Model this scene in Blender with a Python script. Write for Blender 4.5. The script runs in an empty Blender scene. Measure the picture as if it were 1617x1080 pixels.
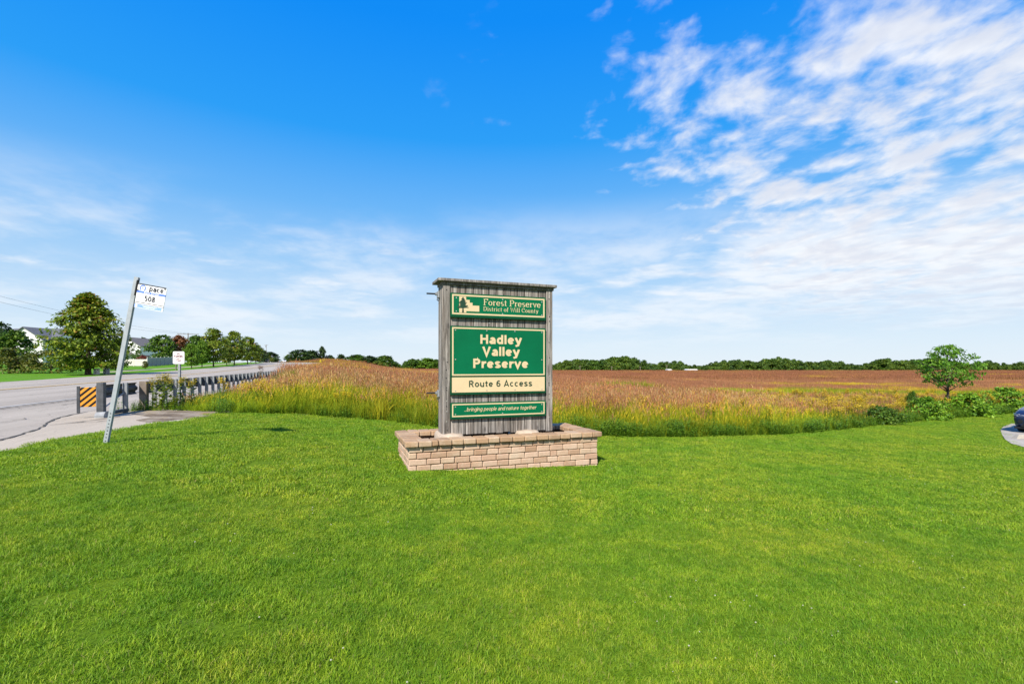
import bpy, bmesh, math, random
import numpy as np
from mathutils import Vector, Matrix
from mathutils.geometry import delaunay_2d_cdt

R = math.radians
rng = np.random.default_rng(7)
random.seed(7)
scene = bpy.context.scene
C = scene.collection

# ------------------------------------------------------------------ camera
F = 763.6            # focal length in pixels of the 1617 px wide photograph
EYE = 1.6
HOR = 579.0
cam_d = bpy.data.cameras.new('camera')
cam_d.sensor_width = 36.0
cam_d.lens = 17.0
cam_d.shift_y = (HOR - 540.0) / 1617.0
cam_d.clip_start = 0.1
cam_d.clip_end = 20000
cam = bpy.data.objects.new('camera', cam_d)
C.objects.link(cam)
cam.location = (0, 0, EYE)
cam.rotation_euler = (R(90), 0, 0)
scene.camera = cam

# ------------------------------------------------------------------ light
SUN_EL = R(41.5)
SH = Vector((0.30, 0.954))            # direction in which shadows fall on the ground
to_sun = Vector((-SH.x * math.cos(SUN_EL), -SH.y * math.cos(SUN_EL), math.sin(SUN_EL)))
sun_d = bpy.data.lights.new('sun', 'SUN')
sun_d.energy = 5.0
sun_d.angle = R(0.53)
sun_d.color = (1.0, 0.915, 0.77)
sun = bpy.data.objects.new('sun', sun_d)
C.objects.link(sun)
sun.rotation_euler = to_sun.to_track_quat('Z', 'Y').to_euler()
sun.location = (0, -20, 40)

scene.view_settings.view_transform = 'Standard'
scene.view_settings.look = 'None'
scene.view_settings.exposure = 0.6
scene.view_settings.gamma = 1.0
scene.view_settings.use_curve_mapping = False
scene.cycles.max_bounces = 4
scene.cycles.diffuse_bounces = 2
scene.cycles.glossy_bounces = 2
scene.cycles.transparent_max_bounces = 4
scene.cycles.diffuse_bounces = 2
scene.cycles.glossy_bounces = 2
scene.cycles.use_denoising = True

# ------------------------------------------------------------------ node helpers
class NT:
    def __init__(s, tree):
        s.t = tree
    def n(s, kind, **kw):
        nd = s.t.nodes.new(kind)
        for k, v in kw.items():
            setattr(nd, k, v)
        return nd
    def put(s, sock, v):
        if v is None:
            return
        if isinstance(v, bpy.types.NodeSocket):
            s.t.links.new(v, sock)
        else:
            if isinstance(v, (tuple, list)) and len(v) == 3 and sock.type == 'RGBA':
                v = (*v, 1)
            sock.default_value = v
    def math(s, op, a, b=None, c=None, clamp=False):
        nd = s.n('ShaderNodeMath', operation=op, use_clamp=clamp)
        s.put(nd.inputs[0], a); s.put(nd.inputs[1], b); s.put(nd.inputs[2], c)
        return nd.outputs[0]
    def mix(s, fac, a, b, mode='MIX'):
        nd = s.n('ShaderNodeMix', data_type='RGBA', blend_type=mode)
        s.put(nd.inputs['Factor'], fac); s.put(nd.inputs[6], a); s.put(nd.inputs[7], b)
        return nd.outputs[2]
    def noise(s, vec, scale, detail=4, rough=0.55, dist=0.0):
        nd = s.n('ShaderNodeTexNoise')
        s.put(nd.inputs['Vector'], vec)
        nd.inputs['Scale'].default_value = scale; nd.inputs['Detail'].default_value = detail
        nd.inputs['Roughness'].default_value = rough; nd.inputs['Distortion'].default_value = dist
        return nd.outputs['Fac']
    def ramp(s, fac, stops, interp='LINEAR'):
        nd = s.n('ShaderNodeValToRGB')
        cr = nd.color_ramp; cr.interpolation = interp
        while len(cr.elements) > 1:
            cr.elements.remove(cr.elements[-1])
        for i, (p, c) in enumerate(stops):
            e = cr.elements[0] if i == 0 else cr.elements.new(p)
            e.position = p
            e.color = (*c, 1) if isinstance(c, (tuple, list)) else (c, c, c, 1)
        s.put(nd.inputs[0], fac)
        return nd.outputs[0]
    def sstep(s, v, a, b, lo=0.0, hi=1.0):
        nd = s.n('ShaderNodeMapRange', interpolation_type='SMOOTHSTEP')
        s.put(nd.inputs[0], v)
        for i, x in enumerate((a, b, lo, hi)):
            nd.inputs[i + 1].default_value = x
        return nd.outputs[0]
    def scale(s, vec, sc, loc=(0, 0, 0), rot=(0, 0, 0)):
        nd = s.n('ShaderNodeMapping')
        s.put(nd.inputs['Vector'], vec)
        nd.inputs['Location'].default_value = loc
        nd.inputs['Rotation'].default_value = rot
        nd.inputs['Scale'].default_value = sc
        return nd.outputs[0]
    def pos(s):
        return s.n('ShaderNodeNewGeometry').outputs['Position']
    def obj(s):
        return s.n('ShaderNodeTexCoord').outputs['Object']
    def rnd(s):
        return s.n('ShaderNodeObjectInfo').outputs['Random']
    def attr(s, name, what='Color'):
        nd = s.n('ShaderNodeAttribute', attribute_name=name)
        return nd.outputs[what]
    def bump(s, h, strength=0.3, dist=0.01):
        nd = s.n('ShaderNodeBump')
        s.put(nd.inputs['Height'], h)
        nd.inputs['Strength'].default_value = strength; nd.inputs['Distance'].default_value = dist
        return nd.outputs[0]

# ------------------------------------------------------------------ world: sky with cloud layer
SKY_STRENGTH = 0.092
def make_world():
    w = bpy.data.worlds.new('World')
    scene.world = w
    w.use_nodes = True
    w.node_tree.nodes.clear()
    T = NT(w.node_tree)
    sky = T.n('ShaderNodeTexSky', sky_type='NISHITA', sun_disc=False)
    sky.sun_elevation = SUN_EL
    sky.sun_rotation = math.atan2(to_sun.x, to_sun.y)
    sky.altitude = 0
    sky.air_density = 1.0; sky.dust_density = 0.35; sky.ozone_density = 2.2
    d = T.n('ShaderNodeTexCoord').outputs['Generated']
    sep = T.n('ShaderNodeSeparateXYZ'); T.put(sep.inputs[0], d)
    x, y, z = sep.outputs
    # clear polarised-looking air: pale at the horizon, deep azure overhead
    zr = T.math('MAXIMUM', z, 0.0)
    clear = T.ramp(zr, [(0.0, (0.80, 0.90, 0.99)), (0.05, (0.72, 0.86, 0.99)), (0.12, (0.55, 0.76, 0.985)), (0.20, (0.36, 0.64, 0.98)), (0.30, (0.155, 0.49, 0.98)), (0.42, (0.02, 0.36, 0.985)), (0.58, (0.0, 0.275, 0.98)), (1.0, (0.0, 0.21, 0.82))])
    gain = T.n('ShaderNodeVectorMath', operation='SCALE'); T.put(gain.inputs[0], clear); gain.inputs['Scale'].default_value = 7.0
    base = T.mix(0.05, gain.outputs[0], sky.outputs[0])
    # cloud layer: the direction projected onto a high plane
    zc = T.math('ADD', zr, 0.11)
    u = T.math('DIVIDE', x, zc); v = T.math('DIVIDE', y, zc)
    cmb = T.n('ShaderNodeCombineXYZ'); T.put(cmb.inputs[0], u); T.put(cmb.inputs[1], v)
    P = cmb.outputs[0]
    def warped(scale, amount):
        wn = T.n('ShaderNodeTexNoise'); wn.inputs['Scale'].default_value = scale; wn.inputs['Detail'].default_value = 3
        T.put(wn.inputs['Vector'], P)
        vm = T.n('ShaderNodeVectorMath', operation='SUBTRACT'); T.put(vm.inputs[0], wn.outputs['Color']); vm.inputs[1].default_value = (.5, .5, .5)
        vs = T.n('ShaderNodeVectorMath', operation='SCALE'); T.put(vs.inputs[0], vm.outputs[0]); vs.inputs['Scale'].default_value = amount
        va = T.n('ShaderNodeVectorMath', operation='ADD'); T.put(va.inputs[0], P); T.put(va.inputs[1], vs.outputs[0])
        return va.outputs[0]
    PW = warped(2.2, 0.16)
    small = T.noise(T.scale(PW, (6.3, 5.0, 1), (3.1, 0.4, 0), (0, 0, R(18))), 1.0, 7, 0.55)
    mid = T.noise(T.scale(PW, (3.4, 2.6, 1), (0.9, 2.4, 0)), 1.0, 4, 0.5)
    # the cloud field lies towards the right; thin veils lie low in the distance
    vb = T.math('ADD', -0.13, T.math('ADD', T.math('MULTIPLY', T.math('MAXIMUM', T.math('SUBTRACT', v, 1.45), 0.0), 0.78),
                                     T.math('MINIMUM', T.math('MULTIPLY', T.math('MAXIMUM', T.math('SUBTRACT', 1.45, v), 0.0), 0.7), 0.5)))
    s = T.math('SUBTRACT', u, vb)
    field = T.sstep(s, -0.15, 0.95)
    cover = T.math('ADD', T.math('MULTIPLY', field, 0.27), T.math('MULTIPLY', T.math('SUBTRACT', mid, 0.5), 0.62))
    dens = T.sstep(T.math('ADD', T.math('MULTIPLY', small, 0.85), cover), 0.54, 0.84)
    dens = T.math('MULTIPLY', dens, T.math('MULTIPLY', T.sstep(z, 0.05, 0.17), T.sstep(s, -0.25, 0.15)))
    dens = T.math('MULTIPLY', dens, 0.92)
    # a soft bank low on the right, veils low on the left and in the middle
    bank_n = T.noise(T.scale(PW, (1.5, 1.9, 1), (4.4, 7.7, 0)), 1.0, 6, 0.55)
    bank = T.math('MULTIPLY', T.sstep(T.math('ADD', bank_n, T.math('MULTIPLY', T.sstep(u, 0.6, 1.8), 0.22)), 0.50, 0.78), T.math('MULTIPLY', T.sstep(z, 0.30, 0.20), T.sstep(z, 0.06, 0.15)))
    veil_n = T.noise(T.scale(PW, (0.95, 0.85, 1), (8.1, 1.5, 0)), 1.0, 6, 0.6)
    veil_zone = T.math('MULTIPLY', T.sstep(z, 0.34, 0.20), T.sstep(z, 0.02, 0.10))
    veil = T.math('MULTIPLY', T.sstep(veil_n, 0.40, 0.66), T.math('MULTIPLY', veil_zone, 0.58))
    veil = T.math('MAXIMUM', veil, T.math('MULTIPLY', bank, 0.8))
    a = T.math('ADD', dens, T.math('MULTIPLY', veil, T.math('SUBTRACT', 1.0, dens)), clamp=True)
    # cloud tops bright, thick undersides a little greyer
    thick = T.noise(T.scale(PW, (6.3, 5.0, 1), (3.1, 0.62, 0), (0, 0, R(18))), 1.0, 5, 0.5)
    ccol = T.mix(T.sstep(T.math('ADD', thick, T.math('MULTIPLY', cover, 0.6)), 0.50, 0.86), (7.1, 7.2, 7.35), (5.6, 5.85, 6.5))
    col = T.mix(a, base, ccol)
    bg = T.n('ShaderNodeBackground')
    T.put(bg.inputs[0], col); bg.inputs[1].default_value = SKY_STRENGTH
    out = T.n('ShaderNodeOutputWorld')
    T.t.links.new(bg.outputs[0], out.inputs[0])
make_world()

# ------------------------------------------------------------------ terrain
DX, DY = -0.292, 0.9564          # direction of the road
NX, NY = 0.9564, 0.292
ZT = np.array([-4000, -200, -60, 0, 17, 28, 39, 47, 58, 73, 84, 96, 108, 120, 138, 160, 200, 300, 400, 440, 620, 1000, 6000])
ZZ = np.array([0.2, 0.25, 0.32, 0.40, 0.45, 0.51, 0.61, 0.73, 0.91, 1.18, 1.41, 1.72, 2.02, 2.28, 2.62, 2.82, 3.20, 4.0, 4.85, 4.95, 3.5, 1.0, 0.0])

def bend(t):
    """the road swings to the left in the distance: sideways offset at t"""
    t = np.asarray(t, float)
    k = np.clip((t - 80) / 90, 0, 1)
    return -0.186 * (90 * (k ** 3 - k ** 4 / 2) + np.maximum(t - 170, 0))

def zroad(t):
    # smooth the profile a little
    return (np.interp(t - 4, ZT, ZZ) + 2 * np.interp(t, ZT, ZZ) + np.interp(t + 4, ZT, ZZ)) / 4

def sst(x, a, b):
    k = np.clip((x - a) / (b - a), 0, 1)
    return k * k * (3 - 2 * k)

def H(x, y):
    x = np.asarray(x, float); y = np.asarray(y, float)
    t = DX * x + DY * y; p = NX * x + NY * y - bend(t)
    zr = zroad(t)
    right = -0.17 - 0.63 * (1 - np.exp(-np.maximum(x - 1.5, 0) / 14))
    left = -0.17 + 0.042 * (1.5 - np.maximum(x, -14))
    zl = np.where(x > 1.5, right, left)
    zl = zl - 1.45 * (1 - np.exp(-np.maximum(y - 9, 0) / 150))
    wide = 1.5 + 0.12 * np.clip(t - 12, 0, 50) + 0.022 * np.clip(t - 62, 0, 400)
    k = sst(p, -6.0, wide)
    z = zr * (1 - k) + zl * k
    return z

def h(x, y):
    return float(H(x, y))

def rt(t, p):
    """road coordinates (along, across) -> x, y"""
    p = p + bend(t)
    return (DX * t + NX * p, DY * t + NY * p)

def gp(px, py):
    """ground point seen at a pixel of the photograph"""
    a = (px - 808.5) / F; b = (HOR - py) / F
    prev = None
    Y = 1.0
    while Y < 400:
        f = EYE + b * Y - h(a * Y, Y)
        if f < 0:
            lo, hi = prev, Y
            for _ in range(30):
                m = (lo + hi) / 2
                if EYE + b * m - h(a * m, m) < 0: hi = m
                else: lo = m
            return (a * hi, hi)
        prev = Y
        Y *= 1.02
    return (a * 300, 300.0)

def at(px, Y):
    x = (px - 808.5) / F * Y
    return (x, Y, h(x, Y))

# ------------------------------------------------------------------ object helpers
def finish(o, parent=None, label=None, cat=None, group=None, kind=None):
    C.objects.link(o)
    if parent is not None:
        o.parent = parent
    if label: o['label'] = label
    if cat: o['category'] = cat
    if group: o['group'] = group
    if kind: o['kind'] = kind
    return o

def empty(name, loc=(0, 0, 0), rz=0.0, **kw):
    o = bpy.data.objects.new(name, None)
    o.empty_display_size = 0.2
    o.location = loc
    o.rotation_euler = (0, 0, rz)
    return finish(o, **kw)

def mesh_obj(name, verts, faces, mat=None, parent=None, smooth=False, **kw):
    me = bpy.data.meshes.new(name)
    me.from_pydata([tuple(v) for v in verts], [], faces)
    me.update()
    if mat: me.materials.append(mat)
    if smooth:
        me.shade_smooth()
    o = bpy.data.objects.new(name, me)
    return finish(o, parent, **kw)

def data_obj(name, me, mat=None, parent=None, loc=None, rot=None, scl=None, **kw):
    o = bpy.data.objects.new(name, me)
    if mat and not me.materials: me.materials.append(mat)
    if loc is not None: o.location = loc
    if rot is not None: o.rotation_euler = rot
    if scl is not None: o.scale = scl
    return finish(o, parent, **kw)

class MB:
    """collects simple shapes into one mesh"""
    def __init__(s):
        s.v = []; s.f = []
    def add(s, vs, fs):
        b = len(s.v)
        s.v += [tuple(v) for v in vs]
        s.f += [tuple(i + b for i in f) for f in fs]
        return s
    def box(s, x0, x1, y0, y1, z0, z1, bev=0.0):
        if bev <= 0:
            vs = [(x0, y0, z0), (x1, y0, z0), (x1, y1, z0), (x0, y1, z0), (x0, y0, z1), (x1, y0, z1), (x1, y1, z1), (x0, y1, z1)]
            return s.add(vs, [(0, 3, 2, 1), (4, 5, 6, 7), (0, 1, 5, 4), (1, 2, 6, 5), (2, 3, 7, 6), (3, 0, 4, 7)])
        bm = bmesh.new()
        bmesh.ops.create_cube(bm, size=1)
        for v in bm.verts:
            v.co = ((x0 + x1) / 2 + v.co.x * (x1 - x0), (y0 + y1) / 2 + v.co.y * (y1 - y0), (z0 + z1) / 2 + v.co.z * (z1 - z0))
        bmesh.ops.bevel(bm, geom=bm.edges[:], offset=bev, segments=1, affect='EDGES', profile=0.5)
        bm.verts.index_update()
        s.add([v.co[:] for v in bm.verts], [tuple(v.index for v in f.verts) for f in bm.faces])
        bm.free()
        return s
    def tube(s, pts, rad, n=8, cap=True):
        pts = [Vector(p) for p in pts]
        rads = rad if isinstance(rad, (list, tuple)) else [rad] * len(pts)
        rings = []
        up = Vector((0, 0, 1))
        vs = []
        for i, p in enumerate(pts):
            d = (pts[min(i + 1, len(pts) - 1)] - pts[max(i - 1, 0)])
            d.normalize()
            ref = up if abs(d.dot(up)) < 0.95 else Vector((1, 0, 0))
            a = d.cross(ref).normalized(); b = d.cross(a).normalized()
            for k in range(n):
                th = 2 * math.pi * k / n
                vs.append(p + (a * math.cos(th) + b * math.sin(th)) * rads[i])
        fs = []
        for i in range(len(pts) - 1):
            for k in range(n):
                k2 = (k + 1) % n
                fs.append((i * n + k, (i + 1) * n + k, (i + 1) * n + k2, i * n + k2))
        if cap:
            fs.append(tuple(range(n))); fs.append(tuple((len(pts) - 1) * n + k for k in reversed(range(n))))
        return s.add(vs, fs)
    def prism(s, prof, y0, y1):
        """profile in x,z extruded along y"""
        n = len(prof)
        vs = [(a, y0, b) for a, b in prof] + [(a, y1, b) for a, b in prof]
        fs = [tuple(range(n)), tuple(reversed(range(n, 2 * n)))]
        for i in range(n):
            j = (i + 1) % n
            fs.append((i, i + n, j + n, j))
        return s.add(vs, fs)
    def build(s, name, mat, parent=None, smooth=False, **kw):
        o = mesh_obj(name, s.v, s.f, mat, parent, smooth, **kw)
        bm = bmesh.new(); bm.from_mesh(o.data)
        bmesh.ops.recalc_face_normals(bm, faces=bm.faces[:])
        bm.to_mesh(o.data); bm.free()
        return o

# ------------------------------------------------------------------ materials
def material(name):
    m = bpy.data.materials.new(name)
    m.use_nodes = True
    T = NT(m.node_tree)
    b = m.node_tree.nodes['Principled BSDF']
    b.inputs['Roughness'].default_value = 0.8
    b.inputs['Specular IOR Level'].default_value = 0.3
    return m, T, b

def plain(name, col, rough=0.6, metal=0.0, vary=0.12, scale=6.0, spec=0.4, bump=0.0):
    m, T, b = material(name)
    n = T.noise(T.obj(), scale, 5, 0.6)
    lo = tuple(c * (1 - vary) for c in col); hi = tuple(min(1, c * (1 + vary)) for c in col)
    T.put(b.inputs['Base Color'], T.mix(T.sstep(n, 0.3, 0.7), lo, hi))
    b.inputs['Roughness'].default_value = rough; b.inputs['Metallic'].default_value = metal
    b.inputs['Specular IOR Level'].default_value = spec
    if bump:
        T.put(b.inputs['Normal'], T.bump(T.noise(T.obj(), scale * 6, 4), bump, 0.01))
    return m

def leafy(name, stops, scale_pos=0.0, trans=0.35, use_col=False, rough=0.5, patch=None):
    """foliage: per-leaf tone from attribute 'tone' (or vertex colour 'col'), part of the light passes through"""
    m = bpy.data.materials.new(name); m.use_nodes = True
    T = NT(m.node_tree); m.node_tree.nodes.clear()
    if use_col:
        col = T.attr('col')
    else:
        col = T.ramp(T.attr('tone', 'Fac'), stops)
    if patch:
        p = T.pos()
        for (sc, a, b_, c1, c2) in patch:
            n = T.noise(T.scale(p, sc), 1.0, 3, 0.55)
            col = T.mix(1.0, col, T.mix(T.sstep(n, a, b_), c1, c2), 'MULTIPLY')
    pb = T.n('ShaderNodeBsdfPrincipled')
    T.put(pb.inputs['Base Color'], col); pb.inputs['Roughness'].default_value = rough
    pb.inputs['Specular IOR Level'].default_value = 0.25
    tr = T.n('ShaderNodeBsdfTranslucent')
    T.put(tr.inputs[0], T.mix(1.0, col, (1.15, 1.1, 0.6), 'MULTIPLY'))
    mx = T.n('ShaderNodeMixShader'); mx.inputs[0].default_value = trans
    T.t.links.new(pb.outputs[0], mx.inputs[1]); T.t.links.new(tr.outputs[0], mx.inputs[2])
    out = T.n('ShaderNodeOutputMaterial'); T.t.links.new(mx.outputs[0], out.inputs[0])
    return m

M = {}
def build_materials():
    # soil / thatch below the prairie
    m, T, b = material('prairie_soil'); p = T.pos()
    n = T.noise(T.scale(p, (0.035, 0.012, 0.1)), 1.0, 4, 0.6)
    n2 = T.noise(p, 2.5, 5, 0.65)
    c = T.ramp(n, [(0.30, (0.17, 0.10, 0.05)), (0.48, (0.21, 0.11, 0.065)), (0.58, (0.22, 0.16, 0.05)), (0.70, (0.16, 0.15, 0.04))])
    T.put(b.inputs['Base Color'], T.mix(T.sstep(n2, 0.3, 0.7), T.mix(1, c, (.6, .6, .6), 'MULTIPLY'), c))
    b.inputs['Specular IOR Level'].default_value = 0.05; b.inputs['Roughness'].default_value = 0.95
    M['prairie_soil'] = m
    # mown turf under the blades
    m, T, b = material('turf'); p = T.pos()
    n = T.noise(p, 0.55, 4, 0.55); n2 = T.noise(p, 40, 3, 0.7); n3 = T.noise(p, 5, 4, 0.6)
    c = T.ramp(n, [(0.3, (0.10, 0.18, 0.010)), (0.55, (0.135, 0.21, 0.012)), (0.75, (0.17, 0.225, 0.018))])
    c = T.mix(T.sstep(n2, 0.3, 0.7), T.mix(1, c, (.62, .66, .6), 'MULTIPLY'), c)
    c = T.mix(T.math('MULTIPLY', T.sstep(n3, 0.5, 0.75), 0.35), c, (0.13, 0.20, 0.03))
    T.put(b.inputs['Base Color'], c); b.inputs['Specular IOR Level'].default_value = 0.05; b.inputs['Roughness'].default_value = 0.95
    T.put(b.inputs['Normal'], T.bump(n2, 0.5, 0.02))
    M['turf'] = m
    # far mown lawn, faint mowing stripes are real differences of leaf lay
    m, T, b = material('far_turf'); p = T.pos()
    n = T.noise(p, 0.5, 4, 0.6); n2 = T.noise(p, 6, 3, 0.7)
    wv = T.n('ShaderNodeTexWave', wave_type='BANDS', bands_direction='X'); T.put(wv.inputs[0], T.scale(p, (1, 1, 1), rot=(0, 0, R(-24))))
    wv.inputs['Scale'].default_value = 0.16; wv.inputs['Distortion'].default_value = 0.6; wv.inputs['Detail'].default_value = 1
    c = T.mix(wv.outputs['Fac'], (0.085, 0.22, 0.012), (0.13, 0.30, 0.02))
    c = T.mix(T.sstep(n, 0.35, 0.75), c, (0.125, 0.24, 0.025))
    c = T.mix(T.sstep(n2, 0.3, 0.7), T.mix(1, c, (.7, .75, .7), 'MULTIPLY'), c)
    T.put(b.inputs['Base Color'], c); b.inputs['Specular IOR Level'].default_value = 0.05; b.inputs['Roughness'].default_value = 0.95
    M['far_turf'] = m
    # worn road
    def road_mat(name, c1, c2, crack=0.5, lane=True):
        m, T, b = material(name); p = T.pos()
        rp = T.scale(p, (1, 1, 1), rot=(0, 0, R(-17)))
        n = T.noise(T.scale(rp, (0.9, 0.06, 1)), 1.0, 4, 0.6)
        n2 = T.noise(p, 30, 4, 0.7); n3 = T.noise(p, 1.2, 5, 0.65)
        c = T.mix(T.sstep(n, 0.35, 0.65), c1, c2)
        c = T.mix(T.math('MULTIPLY', T.sstep(n3, 0.5, 0.8), 0.4), c, tuple(k * 0.72 for k in c1))
        c = T.mix(T.sstep(n2, 0.28, 0.72), T.mix(1, c, (.83, .83, .83), 'MULTIPLY'), c)
        vo = T.n('ShaderNodeTexVoronoi', feature='DISTANCE_TO_EDGE'); 
        wp = T.n('ShaderNodeVectorMath', operation='ADD')
        nz = T.n('ShaderNodeTexNoise'); nz.inputs['Scale'].default_value = 0.7; nz.inputs['Detail'].default_value = 5; T.put(nz.inputs['Vector'], p)
        T.put(wp.inputs[0], p); T.put(wp.inputs[1], nz.outputs['Color'])
        T.put(vo.inputs['Vector'], T.scale(wp.outputs[0], (0.22, 0.22, 0.02)))
        k = T.math('MULTIPLY', T.sstep(vo.outputs['Distance'], 0.006, 0.001), crack)
        c = T.mix(k, c, (0.06, 0.055, 0.05))
        T.put(b.inputs['Base Color'], c); b.inputs['Roughness'].default_value = 0.9; b.inputs['Specular IOR Level'].default_value = 0.2
        T.put(b.inputs['Normal'], T.bump(n2, 0.25, 0.01))
        return m
    M['asphalt'] = road_mat('asphalt', (0.345, 0.302, 0.252), (0.43, 0.378, 0.318), 0.55)
    M['shoulder'] = road_mat('shoulder_asphalt', (0.365, 0.318, 0.262), (0.44, 0.386, 0.32), 0.75)
    M['concrete'] = road_mat('concrete', (0.43, 0.365, 0.285), (0.50, 0.43, 0.34), 0.25)
    M['lot'] = road_mat('lot_concrete', (0.36, 0.325, 0.275), (0.43, 0.39, 0.335), 0.2)
    # dirt
    m, T, b = material('dirt'); p = T.pos()
    n = T.noise(p, 1.6, 6, 0.65); n2 = T.noise(p, 28, 4, 0.7)
    c = T.ramp(n, [(0.34, (0.10, 0.072, 0.045)), (0.46, (0.22, 0.165, 0.11)), (0.56, (0.37, 0.31, 0.24)), (0.66, (0.33, 0.23, 0.09)), (0.74, (0.20, 0.14, 0.08))])
    c = T.mix(T.sstep(n2, 0.3, 0.7), T.mix(1, c, (.65, .65, .65), 'MULTIPLY'), c)
    T.put(b.inputs['Base Color'], c); T.put(b.inputs['Normal'], T.bump(n2, 0.5, 0.02)); b.inputs['Roughness'].default_value = 0.95
    M['dirt'] = m
    M['yellow_paint'] = plain('road_paint_yellow', (0.52, 0.36, 0.13), 0.8, vary=0.25, scale=3)
    M['white_paint'] = plain('road_paint_white', (0.42, 0.41, 0.39), 0.8, vary=0.22, scale=3)
    M['crack'] = plain('crack_fill', (0.07, 0.062, 0.05), 0.9, vary=0.3)
    # weathered wood
    def wood(name, dark, light, warm):
        m, T, b = material(name)
        o = T.obj(); r = T.rnd()
        off = T.n('ShaderNodeCombineXYZ'); T.put(off.inputs[0], T.math('MULTIPLY', r, 37.0)); T.put(off.inputs[2], T.math('MULTIPLY', r, 91.0))
        ad = T.n('ShaderNodeVectorMath', operation='ADD'); T.put(ad.inputs[0], o); T.put(ad.inputs[1], off.outputs[0])
        v = ad.outputs[0]
        g = T.noise(T.scale(v, (21, 21, 0.8)), 1.0, 6, 0.78, 0.5)
        g2 = T.noise(T.scale(v, (130, 130, 2.5)), 1.0, 3, 0.6)
        st = T.noise(T.scale(v, (9, 9, 1.1)), 1.0, 4, 0.6)
        c = T.ramp(g, [(0.35, dark), (0.46, tuple(a * .6 + b_ * .4 for a, b_ in zip(dark, light))), (0.535, light), (0.66, tuple(min(1, k * 1.75) for k in light))])
        c = T.mix(T.math('MULTIPLY', T.sstep(st, 0.45, 0.75), 0.65), c, warm)
        c = T.mix(T.math('MULTIPLY', T.sstep(g2, 0.60, 0.72), 0.55), c, tuple(k * 0.5 for k in dark))
        c = T.mix(1.0, c, T.ramp(r, [(0, 0.66), (1, 1.10)]), 'MULTIPLY')
        vo = T.n('ShaderNodeTexVoronoi'); T.put(vo.inputs['Vector'], T.scale(v, (6.5, 6.5, 2.2))); vo.inputs['Scale'].default_value = 1.0
        knot = T.sstep(vo.outputs['Distance'], 0.16, 0.06)
        c = T.mix(T.math('MULTIPLY', knot, 0.75), c, (0.055, 0.048, 0.045))
        T.put(b.inputs['Base Color'], c); b.inputs['Roughness'].default_value = 0.9; b.inputs['Specular IOR Level'].default_value = 0.15
        T.put(b.inputs['Normal'], T.bump(T.math('ADD', g, g2), 0.5, 0.004))
        return m
    M['wood'] = wood('weathered_wood', (0.070, 0.061, 0.054), (0.285, 0.262, 0.24), (0.17, 0.128, 0.098))
    M['wood_dark'] = wood('weathered_wood_roof', (0.085, 0.078, 0.07), (0.22, 0.205, 0.19), (0.15, 0.12, 0.095))
    # tumbled block
    m, T, b = material('tumbled_block')
    o = T.obj(); r = T.rnd(); p = T.pos()
    c = T.ramp(r, [(0.0, (0.40, 0.25, 0.165)), (0.25, (0.53, 0.385, 0.275)), (0.5, (0.56, 0.40, 0.30)), (0.75, (0.46, 0.295, 0.205)), (1.0, (0.59, 0.455, 0.345))])
    n = T.noise(p, 9, 5, 0.65); n2 = T.noise(p, 90, 4, 0.7)
    c = T.mix(T.math('MULTIPLY', T.sstep(n, 0.45, 0.75), 0.5), c, (0.42, 0.265, 0.17))
    c = T.mix(T.math('MULTIPLY', T.sstep(n, 0.50, 0.30), 0.4), c, (0.55, 0.45, 0.34))
    c = T.mix(T.sstep(n2, 0.25, 0.65), T.mix(1, c, (.70, .70, .70), 'MULTIPLY'), c)
    T.put(b.inputs['Base Color'], c); b.inputs['Roughness'].default_value = 0.92; b.inputs['Specular IOR Level'].default_value = 0.15
    T.put(b.inputs['Normal'], T.bump(n2, 0.55, 0.006))
    M['block'] = m
    m2 = m.copy(); m2.name = 'tumbled_cap'; M['cap'] = m2
    for nd in m2.node_tree.nodes:
        if nd.type == 'VALTORGB':
            for e, c_ in zip(nd.color_ramp.elements, [(0.36, 0.225, 0.125), (0.45, 0.31, 0.195), (0.40, 0.255, 0.15), (0.33, 0.215, 0.13), (0.48, 0.35, 0.235)]):
                e.color = (*c_, 1)
    M['core'] = plain('wall_core', (0.10, 0.075, 0.055), 0.95, vary=0.3)
    M['soil'] = plain('planter_soil', (0.05, 0.036, 0.026), 0.98, vary=0.4, scale=18, bump=0.8)
    M['footing'] = plain('concrete_footing', (0.44, 0.355, 0.27), 0.9, vary=0.15, scale=14, bump=0.3)
    M['sign_green'] = plain('sign_green', (0.001, 0.118, 0.048), 0.5, vary=0.10, scale=1.6, spec=0.12)
    M['sign_edge'] = plain('sign_edge_green', (0.003, 0.055, 0.022), 0.6, vary=0.15, scale=4, spec=0.15)
    M['cream'] = plain('sign_cream', (0.60, 0.47, 0.285), 0.6, vary=0.04, scale=3, spec=0.15)
    M['ink'] = plain('sign_dark_lettering', (0.012, 0.045, 0.022), 0.5, vary=0.1)
    M['steel'] = plain('galvanised_steel', (0.27, 0.285, 0.30), 0.55, metal=0.3, vary=0.2, scale=9)
    M['post_steel'] = plain('pale_galvanised_post', (0.40, 0.43, 0.46), 0.5, metal=0.2, vary=0.12, scale=6)
    M['steel_dark'] = plain('shade_toned_steel', (0.07, 0.075, 0.082), 0.65, metal=0.2, vary=0.3, scale=7)  # darkened so the colour carries the shade on the rail beam's back
    M['screw'] = plain('screw_head', (0.55, 0.55, 0.52), 0.4, metal=0.6, vary=0.1)
    M['black_metal'] = plain('black_metal', (0.02, 0.02, 0.022), 0.5, vary=0.2)
    M['white_sheet'] = plain('white_sign_sheet', (0.80, 0.80, 0.79), 0.4, vary=0.03, scale=4)
    M['blue_sheet'] = plain('blue_sign_print', (0.10, 0.20, 0.62), 0.4, vary=0.06, scale=4)
    M['pale_blue_sheet'] = plain('pale_blue_sign_print', (0.20, 0.34, 0.75), 0.4, vary=0.06, scale=4)
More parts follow.
